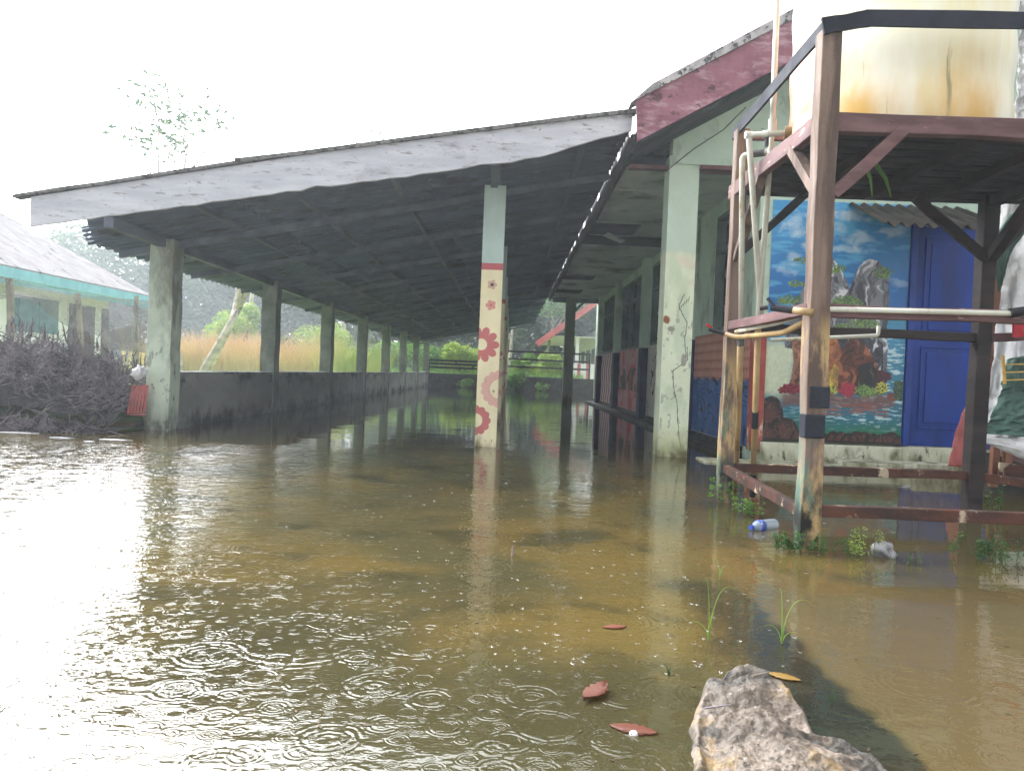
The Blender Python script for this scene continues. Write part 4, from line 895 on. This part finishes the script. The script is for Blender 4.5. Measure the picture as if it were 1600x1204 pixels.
# distant wood beyond the field, tree by tree
protos = [tree('distant_tree', (0, 0, 0), 13, 'x', M['leaf_far'], M['bark'], s_, 9000, .20, .55, 1.9, flat=.75) for s_ in (3, 8, 14)]
spots = []
rr = random.Random(5)
descr = ['beyond the first gap between the pillars', 'beyond the second gap between the pillars', 'beyond the third gap between the pillars', 'beyond the fourth gap between the pillars', 'beyond the fifth gap between the pillars']
i = 0
for row, (Yd, xs_) in enumerate(((62, (255, 320, 385, 450, 520, 590, 650, 715, 775, 840, 905)), (80, (285, 360, 440, 520, 600, 690, 780, 860)))):
    for k, px in enumerate(xs_):
        g = at(px, 575, Yd); y_ = Yd + rr.uniform(-5, 5)
        spots.append((g.x, y_, rr.uniform(0, 6.28), rr.uniform(.82, 1.15) * (1.0 if px < 640 else .85)))
for i, (x, y, a_, s_) in enumerate(spots):
    o = protos[i] if i < 3 else dup(protos[i % 3])
    o.location = (x, y, .1); o.rotation_euler = (0, 0, a_); o.scale = (s_, s_, s_ * rr.uniform(.85, 1.1))
    tag(o, 'tall hazy grey-green tree in the distant wood behind the shelter', 'tree', 'trees of the distant wood')
# undergrowth of the wood
mb = MB(); leaf_cloud(mb, [(x + rr.uniform(-1, 1), y, z * rr.uniform(.8, 1.2), rr.uniform(1.5, 2.6)) for x in np.linspace(-40, 12, 26) for y in (56, 60) for z in (1.2, 3.4, 5.6, 7.6)], 90000, .27, 77, .8)
tag(mb.build('undergrowth', M['leaf_far']), 'hazy tangled undergrowth and scrub filling the distant wood', 'undergrowth', kind='stuff')

# nearer plants
tree('bare_tree', (-8.5, 21.2, .15), 5.6, 'pale leaning tree with few leaves beyond the first gap of the shelter', M['leaf_lime'], M['bark'], 22, 200, .08, .75, .8, lean=(.28, 0), r0=.17)
tree('bare_tree', (-10.5, 24.6, .15), 9.5, 'tall thin pale trunk just right of the front left pillar', M['leaf_far'], M['bark'], 31, 500, .12, .4, .9, lean=(.02, 0), r0=.15)
tree('tall_tree', (-13.0, 38, .1), 12.6, 'very tall thin tree with sparse crown showing above the shelter roof', M['leaf_far'], M['bark'], 41, 26, .12, .5, .7, r0=.16)
tree('tall_tree', (-8.8, 42, .1), 16.5, 'sparse tall tree whose topmost twigs peep over the middle of the roof', M['leaf_far'], M['bark'], 43, 110, .16, .5, .7, r0=.16)
bush('lime_bush', (-11.4, 33, .1), 3.2, 2.9, 'round bright lime bush behind the orange reeds', M['leaf_lime'], 3, 5200, .09)
bush('shrub', (-9.3, 30, .1), 2.6, 1.5, 'dull green shrub at the edge of the reeds, right of the lime bush', M['leaf_far'], 4, 3200, .08)
bush('shrub', (-8.6, 36, .1), 3.4, 2.2, 'yellow-green shrub beyond the third gap between the pillars', M['leaf_lime'], 5, 4200, .09)
bush('shrub', (-6.6, 40, .1), 3.6, 1.9, 'green leafy shrub left of the far end wall', M['leaf_green'], 6, 5000, .10)
bush('shrub', (-2.7, 41, .1), 3.0, 1.7, 'bright green shrub behind the far rails, left of the flower pillar', M['leaf_lime'], 7, 4600, .11)
bush('shrub', (.8, 40, .1), 2.4, 1.5, 'bright green shrub behind the far rails, right of the flower pillar', M['leaf_green'], 8, 4200, .11)
bush('lime_thicket', (-2.2, 38.4, .1), 3.4, 2.0, 'low yellow-green thicket close behind the left rails', M['leaf_lime'], 61, 6000, .10)
bush('lime_thicket', (1.6, 38.0, .1), 3.0, 1.5, 'low yellow-green thicket close behind the right rails', M['leaf_lime'], 62, 5600, .10)
bush('lime_thicket', (-4.6, 38.6, .1), 3.0, 1.6, 'low green thicket behind the left corner of the end wall', M['leaf_green'], 63, 4600, .10)
tree('vine_tree', (-2.0, 43, .1), 7.5, 'pale tangled trunks hung with lime creeper behind the far end wall', M['leaf_lime'], M['bark'], 52, 2600, .12, .9, .8, r0=.32, levels=3)
tree('vine_tree', (-.2, 46, .1), 8, 'twiggy tree directly behind the flower pillar', M['leaf_green'], M['bark'], 53, 2200, .12, .9, .9, r0=.16)
tree('vine_tree', (1.9, 45, .1), 7, 'leafy tree left of the pink-edged far building', M['leaf_green'], M['bark'], 54, 3600, .12, .9, .9, r0=.15)
# banana plants
def banana(base, h, seed, label):
    r = random.Random(seed); root = thing('banana_plant', base, label, 'plant', None); b = Vector(base)
    MB().tube([b, b + Vector((0, 0, h * .5))], [.12, .08], 10).build('stem', M['leaf_lime'], root)
    for k in range(7):
        a_ = k * .9 + r.uniform(-.3, .3); m = MB(); pts = []; L = h * .75
        def fn(u, v, a_=a_, L=L):
            s_ = v * L; out = s_ * .55; zz_ = h * .5 + s_ * .75 - (v ** 2.3) * L * .55; w = .26 * np.sin(np.clip(v * 1.02, 0, 1) * math.pi) ** .6 * (u - .5) * 2
            return np.stack([b.x + out * math.cos(a_) - w * math.sin(a_), b.y + out * math.sin(a_) + w * math.cos(a_), b.z + zz_ - np.abs(w) * .35], 1)
        m.grid(fn, 5, 14).build('leaf', M['leaf_lime'], root, smooth=True)
banana((.45, 38.3, .1), 1.9, 3, 'banana plant just right of the flower pillar behind the rails')
banana((1.15, 39.5, .1), 1.6, 5, 'smaller banana plant beside the pink-edged far building')
# reeds, one uncountable stand
def blades(n, xr, yr, hr, w, seed, z0=.1, lean=.18, dens=None):
    r = np.random.default_rng(seed); x = r.uniform(*xr, n); y = r.uniform(*yr, n)
    if dens is not None:
        k = dens(x, y) > r.random(n); x, y = x[k], y[k]; n = len(x)
    h_ = r.uniform(*hr, n) * (.55 + .75 * fbm(x * .9, y * .9, 4, 31)); a_ = r.uniform(0, 6.28, n); lx = r.normal(size=n) * lean; ly = r.normal(size=n) * lean * .5
    V = np.empty((n, 5, 3)); dx = np.cos(a_) * w; dy = np.sin(a_) * w * .3
    for j, (f, k_) in enumerate(((0, 1), (0, -1), (.55, .8), (.55, -.8))):
        V[:, j, 0] = x + dx * k_ + lx * h_ * f * .6; V[:, j, 1] = y + dy * k_ + ly * h_ * f * .6; V[:, j, 2] = z0 + h_ * f
    V[:, 4, 0] = x + lx * h_ * 1.5; V[:, 4, 1] = y + ly * h_ * 1.5; V[:, 4, 2] = z0 + h_ * .97
    F = []
    for i in range(n): b = i * 5; F += [(b, b+1, b+3, b+2), (b+2, b+3, b+4)]
    return MB().add(V.reshape(-1, 3), F)
dn = lambda x, y: sst(.36, .6, fbm(x * .5, y * .5, 3, 12))
tag(blades(10000, (-12.6, -4.8), (25, 32), (1.0, 2.0), .017, 4, .1, .22, dn).build('reeds', M['reed']), 'orange and straw coloured tall reeds in the field beyond the shelter', 'reeds', kind='stuff')
tag(blades(9000, (-7.5, 3.5), (36, 42), (.4, .9), .02, 5, .1, .25).build('tall_grass', M['leaf_green']), 'bright green tall grass behind the far rails', 'grass', kind='stuff')
tag(blades(16000, (-16, -4.4), (9.6, 24), (.04, .14), .006, 6, .12, .4).build('lawn_grass', M['leaf_lime']), 'short yellow-green lawn grass beside the shelter', 'grass', kind='stuff')
# weeds rising from the water at the far wall
bush('wall_bush', (.30, 34.3, -.02), 1.5, .85, 'leafy green bush growing in the water against the far wall', M['leaf_green'], 9, 1300, .085)
bush('wall_weed', (-1.9, 34.5, -.02), 1.3, .35, 'low sparse weed at the foot of the far wall, left of the flower pillar', M['leaf_green'], 10, 350, .06)
bush('wall_weed', (1.45, 34.2, -.02), .7, .35, 'little weed at the foot of the far wall, next to the far column', M['leaf_green'], 11, 180, .06)

# ------------------------------------------------------------ far building past the end wall
fb_ = thing('far_building', (3.5, 44, 0), 'small pale veranda building with pink bargeboard seen past the end rails', 'building')
MB().box(4.5, 9, 40.2, 54, 0, 3.2).build('wall', M['hut_wall'], fb_)
for k in range(4): MB().box(4.44, 4.495, 41 + k * 3, 42.5 + k * 3, 1.1, 2.2).build('window', M['glass_dark'], fb_)
MB().box(4.43, 4.49, 40.2, 54, .15, .95).build('red_dado', M['pinkboard'], fb_)
V = [(1.35, 39.6, 2.36), (1.35, 54, 2.36), (6.2, 54, 6.1), (6.2, 39.6, 6.1)]
MB().add(V, [(0, 1, 2, 3)]).build('roof', M['asbestos_top'], fb_, solid=.03)
MB().beam((1.30, 39.5, 2.24), (6.2, 39.5, 6.02), .04, .30, up=(0, 0, 1)).build('bargeboard', M['pinkboard'], fb_)
MB().box(1.9, 4.6, 40, 54, 2.72, 2.75).build('ceiling', M['hut_wall'], fb_)
for k in range(4): MB().box(3.4, 3.58, 40.5 + k * 3.2, 40.7 + k * 3.2, 0, 2.71).build('column', M['hut_wall'], fb_)
MB().box(2.5, 4.4, 39.9, 40.0, .1, 1.35).build('picket_panel', M['hut_wall'], fb_)
for k in range(4): MB().box(2.55 + k * .46, 2.72 + k * .46, 39.88, 39.899, .1, 1.35).build('red_picket', M['pinkboard'], fb_)

# ------------------------------------------------------------ white hut on the left
hut = thing('white_hut', (-12.6, 18, .15), 'white plaster house with pale tiled roof and turquoise eaves board on the left', 'house')
HY0, HY1 = 11.0, 24.6; EX, EZ = -11.5, 2.72; RX, RZ = -15.6, 5.35
MB().box(-18.6, -12.4, HY0 + .6, HY1 - .9, 0, 2.95).build('wall', M['hut_wall'], hut)
t = NT('pale_roof_tiles'); X_, Y_, Z_ = t.xyz()
br = t.n.new('ShaderNodeTexBrick'); cb = t.n.new('ShaderNodeCombineXYZ'); t.l.new(Y_, cb.inputs[0]); t.l.new(X_, cb.inputs[1]); t.l.new(cb.outputs[0], br.inputs[0])
br.inputs['Scale'].default_value = 1; br.inputs['Brick Width'].default_value = .24; br.inputs['Row Height'].default_value = .26; br.inputs['Mortar Size'].default_value = .012; br.inputs['Mortar Smooth'].default_value = .2
br.inputs[1].default_value = (*S(150, 147, 150), 1); br.inputs[2].default_value = (*S(130, 127, 130), 1); br.inputs[3].default_value = (*S(150, 138, 138), 1)
cc = t.mix(t.mapr(t.noise(2.2, (1, 2, 1), 6, .7), .60, .66), br.outputs[0], S(30, 25, 26))
M['tiles'] = t.out(t.princ(cc, .95, t.bump(br.outputs[1], .5, .01), .05))
MB().add([(EX, HY0, EZ), (EX, HY1, EZ), (RX, HY1 - 3.6, RZ), (RX, HY0, RZ), (-19.7, HY0, EZ), (-19.7, HY1, EZ)], [(0, 1, 2, 3), (1, 5, 2), (3, 2, 5, 4)]).build('roof', M['tiles'], hut, solid=.05)
MB().box(EX - .02, EX + .03, HY0, HY1 + .05, EZ - .26, EZ - .02).box(EX - .06, EX - .021, HY0, HY1, EZ - .40, EZ - .27).build('eaves_board', M['turq'], hut)
MB().add([(EX - .03, HY0, EZ - .22), (EX - .03, HY1, EZ - .22), (-12.4, HY1, EZ - .22), (-12.4, HY0, EZ - .22)], [(0, 1, 2, 3)]).build('soffit', M['hut_wall'], hut, solid=.02)
for (ya, yb) in ((19.2, 21.0), (15.2, 16.6)):
    w = MB().box(-12.39, -12.33, ya, yb, 1.3, 2.2).build('window', M['teal'], hut)
    MB().box(-12.335, -12.30, ya + .08, (ya + yb) / 2 - .03, 1.36, 2.14).build('shutter', M['teal'], w); MB().box(-12.335, -12.30, (ya + yb) / 2 + .03, yb - .08, 1.36, 2.14).build('shutter', M['teal'], w)
for (ya, yb) in ((21.6, 22.9), (23.3, 23.69)): MB().box(-12.39, -12.36, ya, yb, .2, 2.2).build('door', M['glass_dark'], hut)
# shade net on poles
nt = thing('shade_net', (-9.4, 14, .15), 'brown-grey shade net sagging between thin poles in front of the white house', 'net')
for px, py0, py1, Yp in ((15, 436, 585, 12.2), (122, 458, 580, 14.8), (213, 462, 580, 17.5)): MB().beam(at(px, py0, Yp), at(px + 1 if px != 122 else px + 6, py1, Yp), .075, .075, segs=5, jit=.01).build('pole', M['bamboo'], nt)
t = NT('shade_net_mesh'); nn = t.noise(70, (1, 1, 1), 2); col = t.mix(t.mapr(t.noise(2), .4, .6), S(126, 118, 118), S(96, 90, 92))
M['net'] = t.out(t.princ(col, .9, spec=.1, alpha=t.math('MULTIPLY_ADD', t.math('GREATER_THAN', nn, .5), .35, .32)))
def netf(u, v):
    tops = np.array([tuple(at(p, q, Y_)) for p, q, Y_ in ((-20, 428, 11.7), (15, 437, 12.2), (65, 447, 13.4), (122, 460, 14.8), (170, 464, 16), (213, 468, 17.5), (240, 470, 18.6))])
    i = np.minimum((u * 6).astype(int), 5); f = u * 6 - i; P = tops[i] * (1 - f)[:, None] + tops[i+1] * f[:, None]
    drop = np.interp(u, [0, .16, .4, .6, .8, 1], [.30, .28, .45, .85, .95, .85])
    P[:, 2] -= v * drop + .06 * np.sin(u * 19) * v; P[:, 0] += .08 * np.sin(v * 4 + u * 15); return P
MB().grid(netf, 80, 16).build('net_sheet', M['net'], nt, smooth=True)
nt2 = MB().add([tuple(at(160, 520, 18.2)), tuple(at(236, 500, 18.8)), tuple(at(236, 552, 18.8)), tuple(at(160, 545, 18.2))], [(0, 3, 2, 1)]).build('net_sheet', M['net'], nt, solid=.004)

# ------------------------------------------------------------ heap of dead brush
r = random.Random(11); bp = MB()
def pile_h(x): return np.interp(x, [-7.5, -6.6, -5.9, -5.3, -4.6, -4.05], [.70, .86, 1.02, 1.10, .84, .50])
for k in range(5200):
    x = r.uniform(-7.6, -4.05); y = 7.60 + r.random() ** 1.2 * 1.48; hmax = pile_h(x) * (1 - .45 * max(0, (7.95 - y)) / .3); z = r.uniform(-.03, .06) if y < 7.84 else pile_h(x) * .70 * math.sin(min(1, max(0, (y - 7.8) / 2.2 * 1.15 + .06)) * math.pi) ** .6 + r.uniform(-.04, .16)
    L = r.uniform(.08, .36); a_ = r.uniform(0, 6.28); e = r.uniform(-.5, .9); d = Vector((math.cos(a_) * math.cos(e), math.sin(a_) * math.cos(e), math.sin(e)))
    p = Vector((x, y, z)); b = Vector((r.uniform(-.06, .06), r.uniform(-.06, .06), r.uniform(-.05, .05))); w = r.uniform(.0025, .008)
    bp.tube([p, p + d * L * .5 + b, p + d * L], [w, w * .8, w * .3], 4, caps=False)
for k in range(520):   # upright stubby shoots on the crest
    x = r.uniform(-7.5, -4.1); y = r.uniform(8.0, 9.3); z = pile_h(x) * r.uniform(.55, .98); L = r.uniform(.05, .20)
    p = Vector((x, y, z)); bp.tube([p, p + Vector((r.uniform(-.03, .03), 0, L * .6)), p + Vector((r.uniform(-.05, .05), 0, L))], [.009, .008, .003], 5)
tag(bp.build('brush_pile', M['twig']), 'heap of dead grey-brown brushwood by the front left pillar', 'brush pile')
def core(u, v):
    x = -7.8 + 3.8 * u; y = 7.8 + 2.2 * v; h_ = pile_h(x) * np.sin(np.clip(v * 1.15 + .06, 0, 1) * math.pi) ** .6 * .66
    return np.stack([x, y, h_ + .10 * (fbm(x * 9, y * 9, 4, 3) - .5)], 1)
tag(MB().grid(core, 160, 80).build('soil_heap', surf('dark_litter', S(56, 50, 54), S(34, 30, 33), 16, bump=1, bscale=60, bdist=.03)), 'dark leaf litter heap inside the brushwood', 'litter heap')
# red ribbed crate wall leaning on the pillar
rc = MB()
for k in range(6): p = at(200 + k * 5, 645 - k * 0, 8.05); q = at(208 + k * 4.5, 603, 8.2); rc.beam(p, q, .022, .012)
rc.beam(at(198, 646, 8.06), at(228, 648, 8.06), .012, .02).beam(at(206, 603, 8.21), at(232, 603, 8.21), .012, .02).build('plastic_crate', M['redplastic'])
tag(bpy.data.objects['plastic_crate'], 'ribbed dull red plastic crate leaning on the front left pillar', 'crate')
# scraps of white rubbish
for k, (px, py, s_, lab) in enumerate(((218, 582, .07, 'crumpled white plastic bag on the heap top beside the pillar'), (43, 592, .05, 'white scrap caught in the left part of the heap'))):
    p = at(px, py, 8.15); mb = MB(); bm = bmesh.new(); bmesh.ops.create_icosphere(bm, subdivisions=3, radius=s_)
    V = [tuple(p + v.co * (1 + .6 * mnoise.noise(v.co * 30 + Vector((k * 5, 0, 0))))) for v in bm.verts]; F = [tuple(v.index for v in f.verts) for f in bm.faces]; bm.free()
    tag(mb.add(V, F).build('plastic_bag', M['plastic_white'], smooth=True), lab, 'bag')
def flatpatch(name, cx, cy, rx, ry, z, mat, label, cat, seed, n=26, rise=.006, group=None):
    r = random.Random(seed); V = [(cx, cy, z + rise)]; 
    for i in range(n): a_ = 6.283 * i / n; k_ = r.uniform(.35, 1.15); V.append((cx + rx * k_ * math.cos(a_), cy + ry * k_ * math.sin(a_), z))
    return tag(MB().add(V, [(0, 1 + i, 1 + (i + 1) % n) for i in range(n)]).build(name, mat, solid=.002), label, cat, group)
foam = surf('grey_foam', S(206, 206, 210), S(170, 170, 176), 20, bump=.8)
for k, (px, py, rx, ry, lab) in enumerate(((180, 687, .16, .05, 'largest patch of white foam floating at the heap foot near the pillar'), (95, 684, .12, .04, 'white foam patch afloat below the middle of the heap'), (25, 676, .2, .06, 'white foam patch at the left edge of the water'), (140, 690, .06, .03, 'small white foam speck between two foam patches'))):
    p = onz(px, py); flatpatch('foam_patch', p.x, p.y, rx, ry, .003, foam, lab, 'foam', k, group='foam patches at the brush heap')

# ------------------------------------------------------------ rock in the foreground
def rockfn():
    out = [(1085, 1112), (1092, 1085), (1104, 1062), (1130, 1048), (1165, 1043), (1198, 1054), (1232, 1078), (1262, 1104), (1276, 1124), (1318, 1130), (1362, 1152), (1398, 1186), (1420, 1240), (1330, 1290), (1200, 1300), (1100, 1270), (1086, 1215), (1090, 1160)]
    P = [tuple(onz(px, py, .05)[:2]) for px, py in out]
    X0 = min(p[0] for p in P) - .04; X1 = max(p[0] for p in P) + .04; Y0 = min(p[1] for p in P) - .04; Y1 = max(p[1] for p in P) + .04
    def fn(u, v):
        x = X0 + (X1 - X0) * u; y = Y0 + (Y1 - Y0) * v; wx = x + .018 * (fbm(x * 18, y * 18, 3, 2) - .5); wy = y + .018 * (fbm(x * 18, y * 18, 3, 5) - .5)
        ins = inpoly(wx, wy, P); d = polydist(wx, wy, P) * np.where(ins, 1, -1)
        h_ = -.16 + .212 * sst(-.05, .012, d) + .02 * sst(.02, .12, d)
        yc = sst(1.66, 1.98, y) * .018 - sst(1.80, 1.60, y) * .035
        n = (fbm(x * 8, y * 8, 5, 7) - .5) * .045 + np.abs(fbm(x * 10, y * 10, 3, 17) - .5) * -.03 + (fbm(x * 45, y * 45, 4, 8) - .5) * .014; 
        ridge = -.022 * sst(.03, .0, np.abs(x * .55 + y - 2.22 + .08 * (fbm(x * 9, y * 9, 3, 3) - .5)))
        return np.stack([x, y, h_ + (yc + n + ridge) * sst(-.02, .02, d)], 1)
    return fn
tag(MB().grid(rockfn(), 300, 300).build('rock', M['rock'], smooth=True), 'big wet speckled grey-brown rock breaking the surface in the foreground', 'rock')
tw = lambda pts, r_, lab, m='twig': tag(MB().tube(pts, r_, 6).build('twig', M[m]), lab, 'twig')
tw([onz(1175, 1056, .10), onz(1202, 1049, .11)], [.004, .002], 'short pale twig lying on the top of the rock', 'bamboo')
tw([onz(1100, 1106, .07), onz(1122, 1103, .082), onz(1142, 1100, .088)], [.002, .0025, .001], 'thin brown stick lying across the left side of the rock')
# fallen leaves
def leafobj(px, py, L, ang, mat, label, z=.006, curl=.004, px2=None):
    c = onz(px, py); n = 13; V = []; F = []
    for i in range(n):
        t_ = i / (n - 1); w = L * .22 * math.sin(math.pi * t_) ** .9 * (1 + .22 * math.sin(i * 2.9 + L * 90)); s_ = (t_ - .5) * L
        for k in (-1, 0, 1):
            x = s_ * math.cos(ang) - k * w * math.sin(ang); y = s_ * math.sin(ang) + k * w * math.cos(ang); V.append((c.x + x, c.y + y, z + curl * abs(k) * .6 + curl * 1.5 * (t_ - .4) ** 2))
    for i in range(n - 1):
        for k in range(2): b = i * 3 + k; F.append((b, b + 1, b + 4, b + 3))
    return tag(MB().add(V, F).build('fallen_leaf', M[mat], smooth=True, solid=.0015), label, 'leaf', 'fallen leaves on the water')
leafobj(930, 1086, .115, .95, 'leaf_dead', 'curled rust-brown leaf floating left of the rock', .003, .016)
leafobj(960, 980, .08, .2, 'leaf_dead', 'small orange leaf floating in the middle foreground', .002, .002)
leafobj(990, 1140, .11, -.3, 'leaf_dead', 'dull brown sunken leaf beside a tiny white pebble', .002, .001)
leafobj(1225, 1058, .09, -.6, 'leaf_yellow', 'yellow-brown leaf in the water behind the rock', .002, .002)
leafobj(1315, 898, .16, -.2, 'leaf_dead', 'faint reddish sunken leaf below the grey plastic bag', -.006, .002)
leafobj(490, 1028, .08, .5, 'leaf_yellow', 'small yellow leaf adrift among the rain rings', -.004, .002)
tag(MB().lathe((*onz(990, 1146)[:2], -.002), [(0, .009), (.006, .008), (.010, .004), (.011, 0)], 12).build('pebble', M['plastic_white'], smooth=True), 'tiny white pebble beside a sunken brown leaf', 'pebble')
# grass blades arching out of the water
def tuft(name, px, py, arcs, label, r_=.0022, mat='leaf_lime'):
    b = onz(px, py); root = thing(name, b, label, 'plant', 'grass stalks in the foreground water')
    for (dx, h_) in arcs:
        pts = []
        for i in range(10):
            t_ = i / 9; pts.append(b + Vector((dx * t_ ** 1.8, .02 * t_, h_ * (math.sin(t_ * math.pi * .62)) / 1.0 - .01)))
        MB().tube(pts, [r_ * (1 - .85 * i / 9) for i in range(10)], 5).build('blade', M[mat], root, smooth=True)
    return root
tuft('grass_tuft', 1108, 1000, ((.085, .17), (-.06, .06), (.02, .09), (-.02, .19)), 'arching pale grass stalks left above the rock')
tuft('grass_tuft', 1222, 1005, ((.09, .14), (-.05, .06), (-.01, .17), (.05, .04)), 'arching pale grass stalks right above the rock')
tuft('grass_tuft', 1125, 905, ((.03, .06), (-.03, .09), (.01, .05)), 'small fine grass sprig beyond the arching stalks', .0018)
tuft('grass_tuft', 1045, 1055, ((.01, .03), (-.015, .035), (.02, .02)), 'tiny green sprout left of the rock', .0025, 'leaf_dark')
tuft('grass_tuft', 1300, 1100, ((.02, .05), (-.03, .06), (.03, .03)), 'thin dark sprig right of the rock', .0015, 'leaf_dark')
tuft('grass_tuft', 800, 868, ((.005, .05), (.01, .02)), 'short black stub poking out of the water in the middle', .006, 'twig')
# leafy weeds round the stand
def weed(px, py, w, h_, n, seed, label, mat='leaf_green', ls=.013, nst=12):
    b = onz(px, py); root = thing('water_weed', b, label, 'plant', 'weeds round the tank stand'); r = random.Random(seed); st = MB(); cs = []
    for i in range(nst):
        a_ = r.uniform(0, 6.28); q = r.random() * w / 2; p = b + Vector((math.cos(a_) * q, math.sin(a_) * q * .6, 0)); tp = p + Vector((r.uniform(-.04, .04), r.uniform(-.02, .02), h_ * r.uniform(.4, 1)))
        st.tube([p - Vector((0, 0, .03)), p.lerp(tp, .5) + Vector((r.uniform(-.01, .01), 0, 0)), tp], [.002, .0016, .0008], 4)
        for f in (.3, .6, .9): s_ = p.lerp(tp, f); cs.append((*s_, w * .085))
    st.build('stalk', M['leaf_dark'], root); m = MB(); leaf_cloud(m, cs, int(n * 1.1), ls * .66, seed, .7); m.build('foliage', M['leaf_dark'] if seed in (1, 2, 6, 8) else M[mat], root)
weed(1236, 862, .17, .10, 520, 1, 'green weed clump at the left foot of the front post'); weed(1290, 866, .22, .09, 300, 2, 'sparse weed clump at the right foot of the front post')
weed(1128, 784, .22, .18, 420, 3, 'fresh green weed at the foot of the left rear post', 'leaf_green', .018); weed(1165, 806, .2, .12, 300, 4, 'weed growing around the standing pipes', 'leaf_green', .014)
weed(1345, 868, .25, .13, 220, 5, 'thin straw weed between the front post and the grey bag', 'leaf_lime', .011); weed(1535, 872, .34, .14, 520, 6, 'broad weed clump in the water near the right edge', 'leaf_green', .014, 18)
weed(1425, 880, .22, .08, 60, 7, 'bare twiggy weed right of the grey bag', 'twig', .01, 16)
weed(1555, 800, .2, .22, 90, 8, 'drooping leafy weed behind the lower right rail', 'leaf_green', .022)
# plastic bottle
b = onz(1172, 829); e = onz(1232, 820); d = (e - b).normalized(); L = .225
bt = thing('plastic_bottle', b, 'clear plastic bottle with blue label floating left of the front post', 'bottle')
cl = NT('clear_bottle_plastic'); M['bottle'] = cl.out(cl.princ(S(170, 182, 194), .15, cl.bump(cl.noise(60), .2, .004), .7, alpha=.6))
ax = lambda s_: b + d * s_ + Vector((0, 0, .018))
MB().tube([ax(s_) for s_ in (.018, .03, .045, .06, .075, .1, .12, .14, .16, .18, .2, .215, .222)], [.010, .013, .024, .030, .0315, .0305, .0315, .030, .0315, .030, .0315, .029, .018], 20).build('bottle_body', M['bottle'], bt, smooth=True)
MB().tube([ax(.002), ax(.018)], .0135, 16).build('cap', surf('blue_cap', S(40, 70, 160), S(34, 60, 140), 4, rough=.4), bt)
MB().tube([ax(.062), ax(.10)], .0322, 20).build('bottle_label', surf('blue_label', S(44, 80, 170), S(190, 204, 224), 40, rough=.4, thr=(.56, .6)), bt, smooth=True)
# crumpled grey bag
p = onz(1382, 868); bm = bmesh.new(); bmesh.ops.create_icosphere(bm, subdivisions=4, radius=.05)
V = [tuple(p + Vector((v.co.x, v.co.y, v.co.z * .9 + .02)) * 1.0 + v.co * (.5 * mnoise.noise(v.co * 28))) for v in bm.verts]; F = [tuple(v.index for v in f.verts) for f in bm.faces]; bm.free()
tag(MB().add(V, F).build('plastic_bag', surf('grey_film', S(150, 148, 152), S(108, 106, 110), 20, rough=.3), smooth=True), 'crumpled grey plastic bag half sunk in the water below the door', 'bag')
# scum, bits of leaf and straw drifting on the water
r = random.Random(77); lit = MB()
for k in range(420):
    px = r.uniform(250, 1600); py = r.choice((r.uniform(720, 900), r.uniform(760, 1190))); p = onz(px, py)
    if p.y > 7.2: continue
    a_ = r.uniform(0, 6.28); L = r.uniform(.003, .014); w = L * r.uniform(.12, .5); d1 = Vector((math.cos(a_), math.sin(a_), 0)) * L; d2 = Vector((-math.sin(a_), math.cos(a_), 0)) * w
    p.z = .0015; lit.add([tuple(p - d1), tuple(p - d2 + Vector((0, 0, .001))), tuple(p + d1), tuple(p + d2)], [(0, 1, 2, 3)])
tag(lit.build('floating_litter', surf('wet_litter', S(92, 72, 48), S(50, 42, 30), 30)), 'tiny scraps of leaf and straw drifting on the flood water', 'litter', kind='stuff')
# rain splashes: small crowns of droplets
r = random.Random(31); spm = MB()
for k in range(330):
    px = r.triangular(330, 1330, 820); py = 735 + 320 * r.random() ** .8; p = onz(px, py)
    if 1.2 < p.x and r.random() < .6: continue
    if p.y > 6.9: continue
    s_ = r.uniform(.003, .0082) * (1 if p.y < 4 else 1.25)
    for q in range(r.choice((5, 7, 8, 9))):
        a_ = r.uniform(0, 6.28); e = r.uniform(.05, .45); tip = p + Vector((math.cos(a_) * s_, math.sin(a_) * s_, s_ * e)); spm.tube([p + Vector((math.cos(a_), math.sin(a_), 0)) * s_ * .3, tip], [s_ * .10, s_ * .03], 4, caps=False)
        if r.random() < .3:
            dd = p + Vector((math.cos(a_) * s_ * 1.5, math.sin(a_) * s_ * 1.5, s_ * e * 1.1)); spm.tube([dd, dd + Vector((0, 0, s_ * .12)), dd + Vector((0, 0, s_ * .22))], [s_ * .03, s_ * .09, s_ * .03], 4)
t = NT('splash_water'); g_ = t.n.new('ShaderNodeBsdfGlossy'); g_.inputs['Roughness'].default_value = .2; d_ = t.n.new('ShaderNodeBsdfTranslucent'); d_.inputs[0].default_value = (.6, .6, .58, 1); df = t.n.new('ShaderNodeBsdfDiffuse'); df.inputs[0].default_value = (.6, .6, .57, 1)
m1 = t.n.new('ShaderNodeMixShader'); t.l.new(d_.outputs[0], m1.inputs[1]); t.l.new(df.outputs[0], m1.inputs[2]); m2 = t.n.new('ShaderNodeMixShader'); m2.inputs[0].default_value = .3; t.l.new(m1.outputs[0], m2.inputs[1]); t.l.new(g_.outputs[0], m2.inputs[2])
M['splash'] = t.out(m2.outputs[0])
tag(spm.build('rain_splashes', M['splash']), 'tiny white crowns of water where raindrops strike the flood', 'splashes', kind='stuff')

# ------------------------------------------------------------ rainy air
t = bpy.data.materials.new('rain_haze'); t.use_nodes = True; t.node_tree.nodes.clear()
pv = t.node_tree.nodes.new('ShaderNodeVolumePrincipled'); pv.inputs['Color'].default_value = (.86, .93, 1, 1); pv.inputs['Density'].default_value = .0040; pv.inputs['Anisotropy'].default_value = .3
oo = t.node_tree.nodes.new('ShaderNodeOutputMaterial'); t.node_tree.links.new(pv.outputs[0], oo.inputs['Volume'])
tag(MB().box(-205, 205, -35, 405, -1.4, 22).build('haze', t), 'pale rainy haze filling the air', 'haze', kind='stuff')
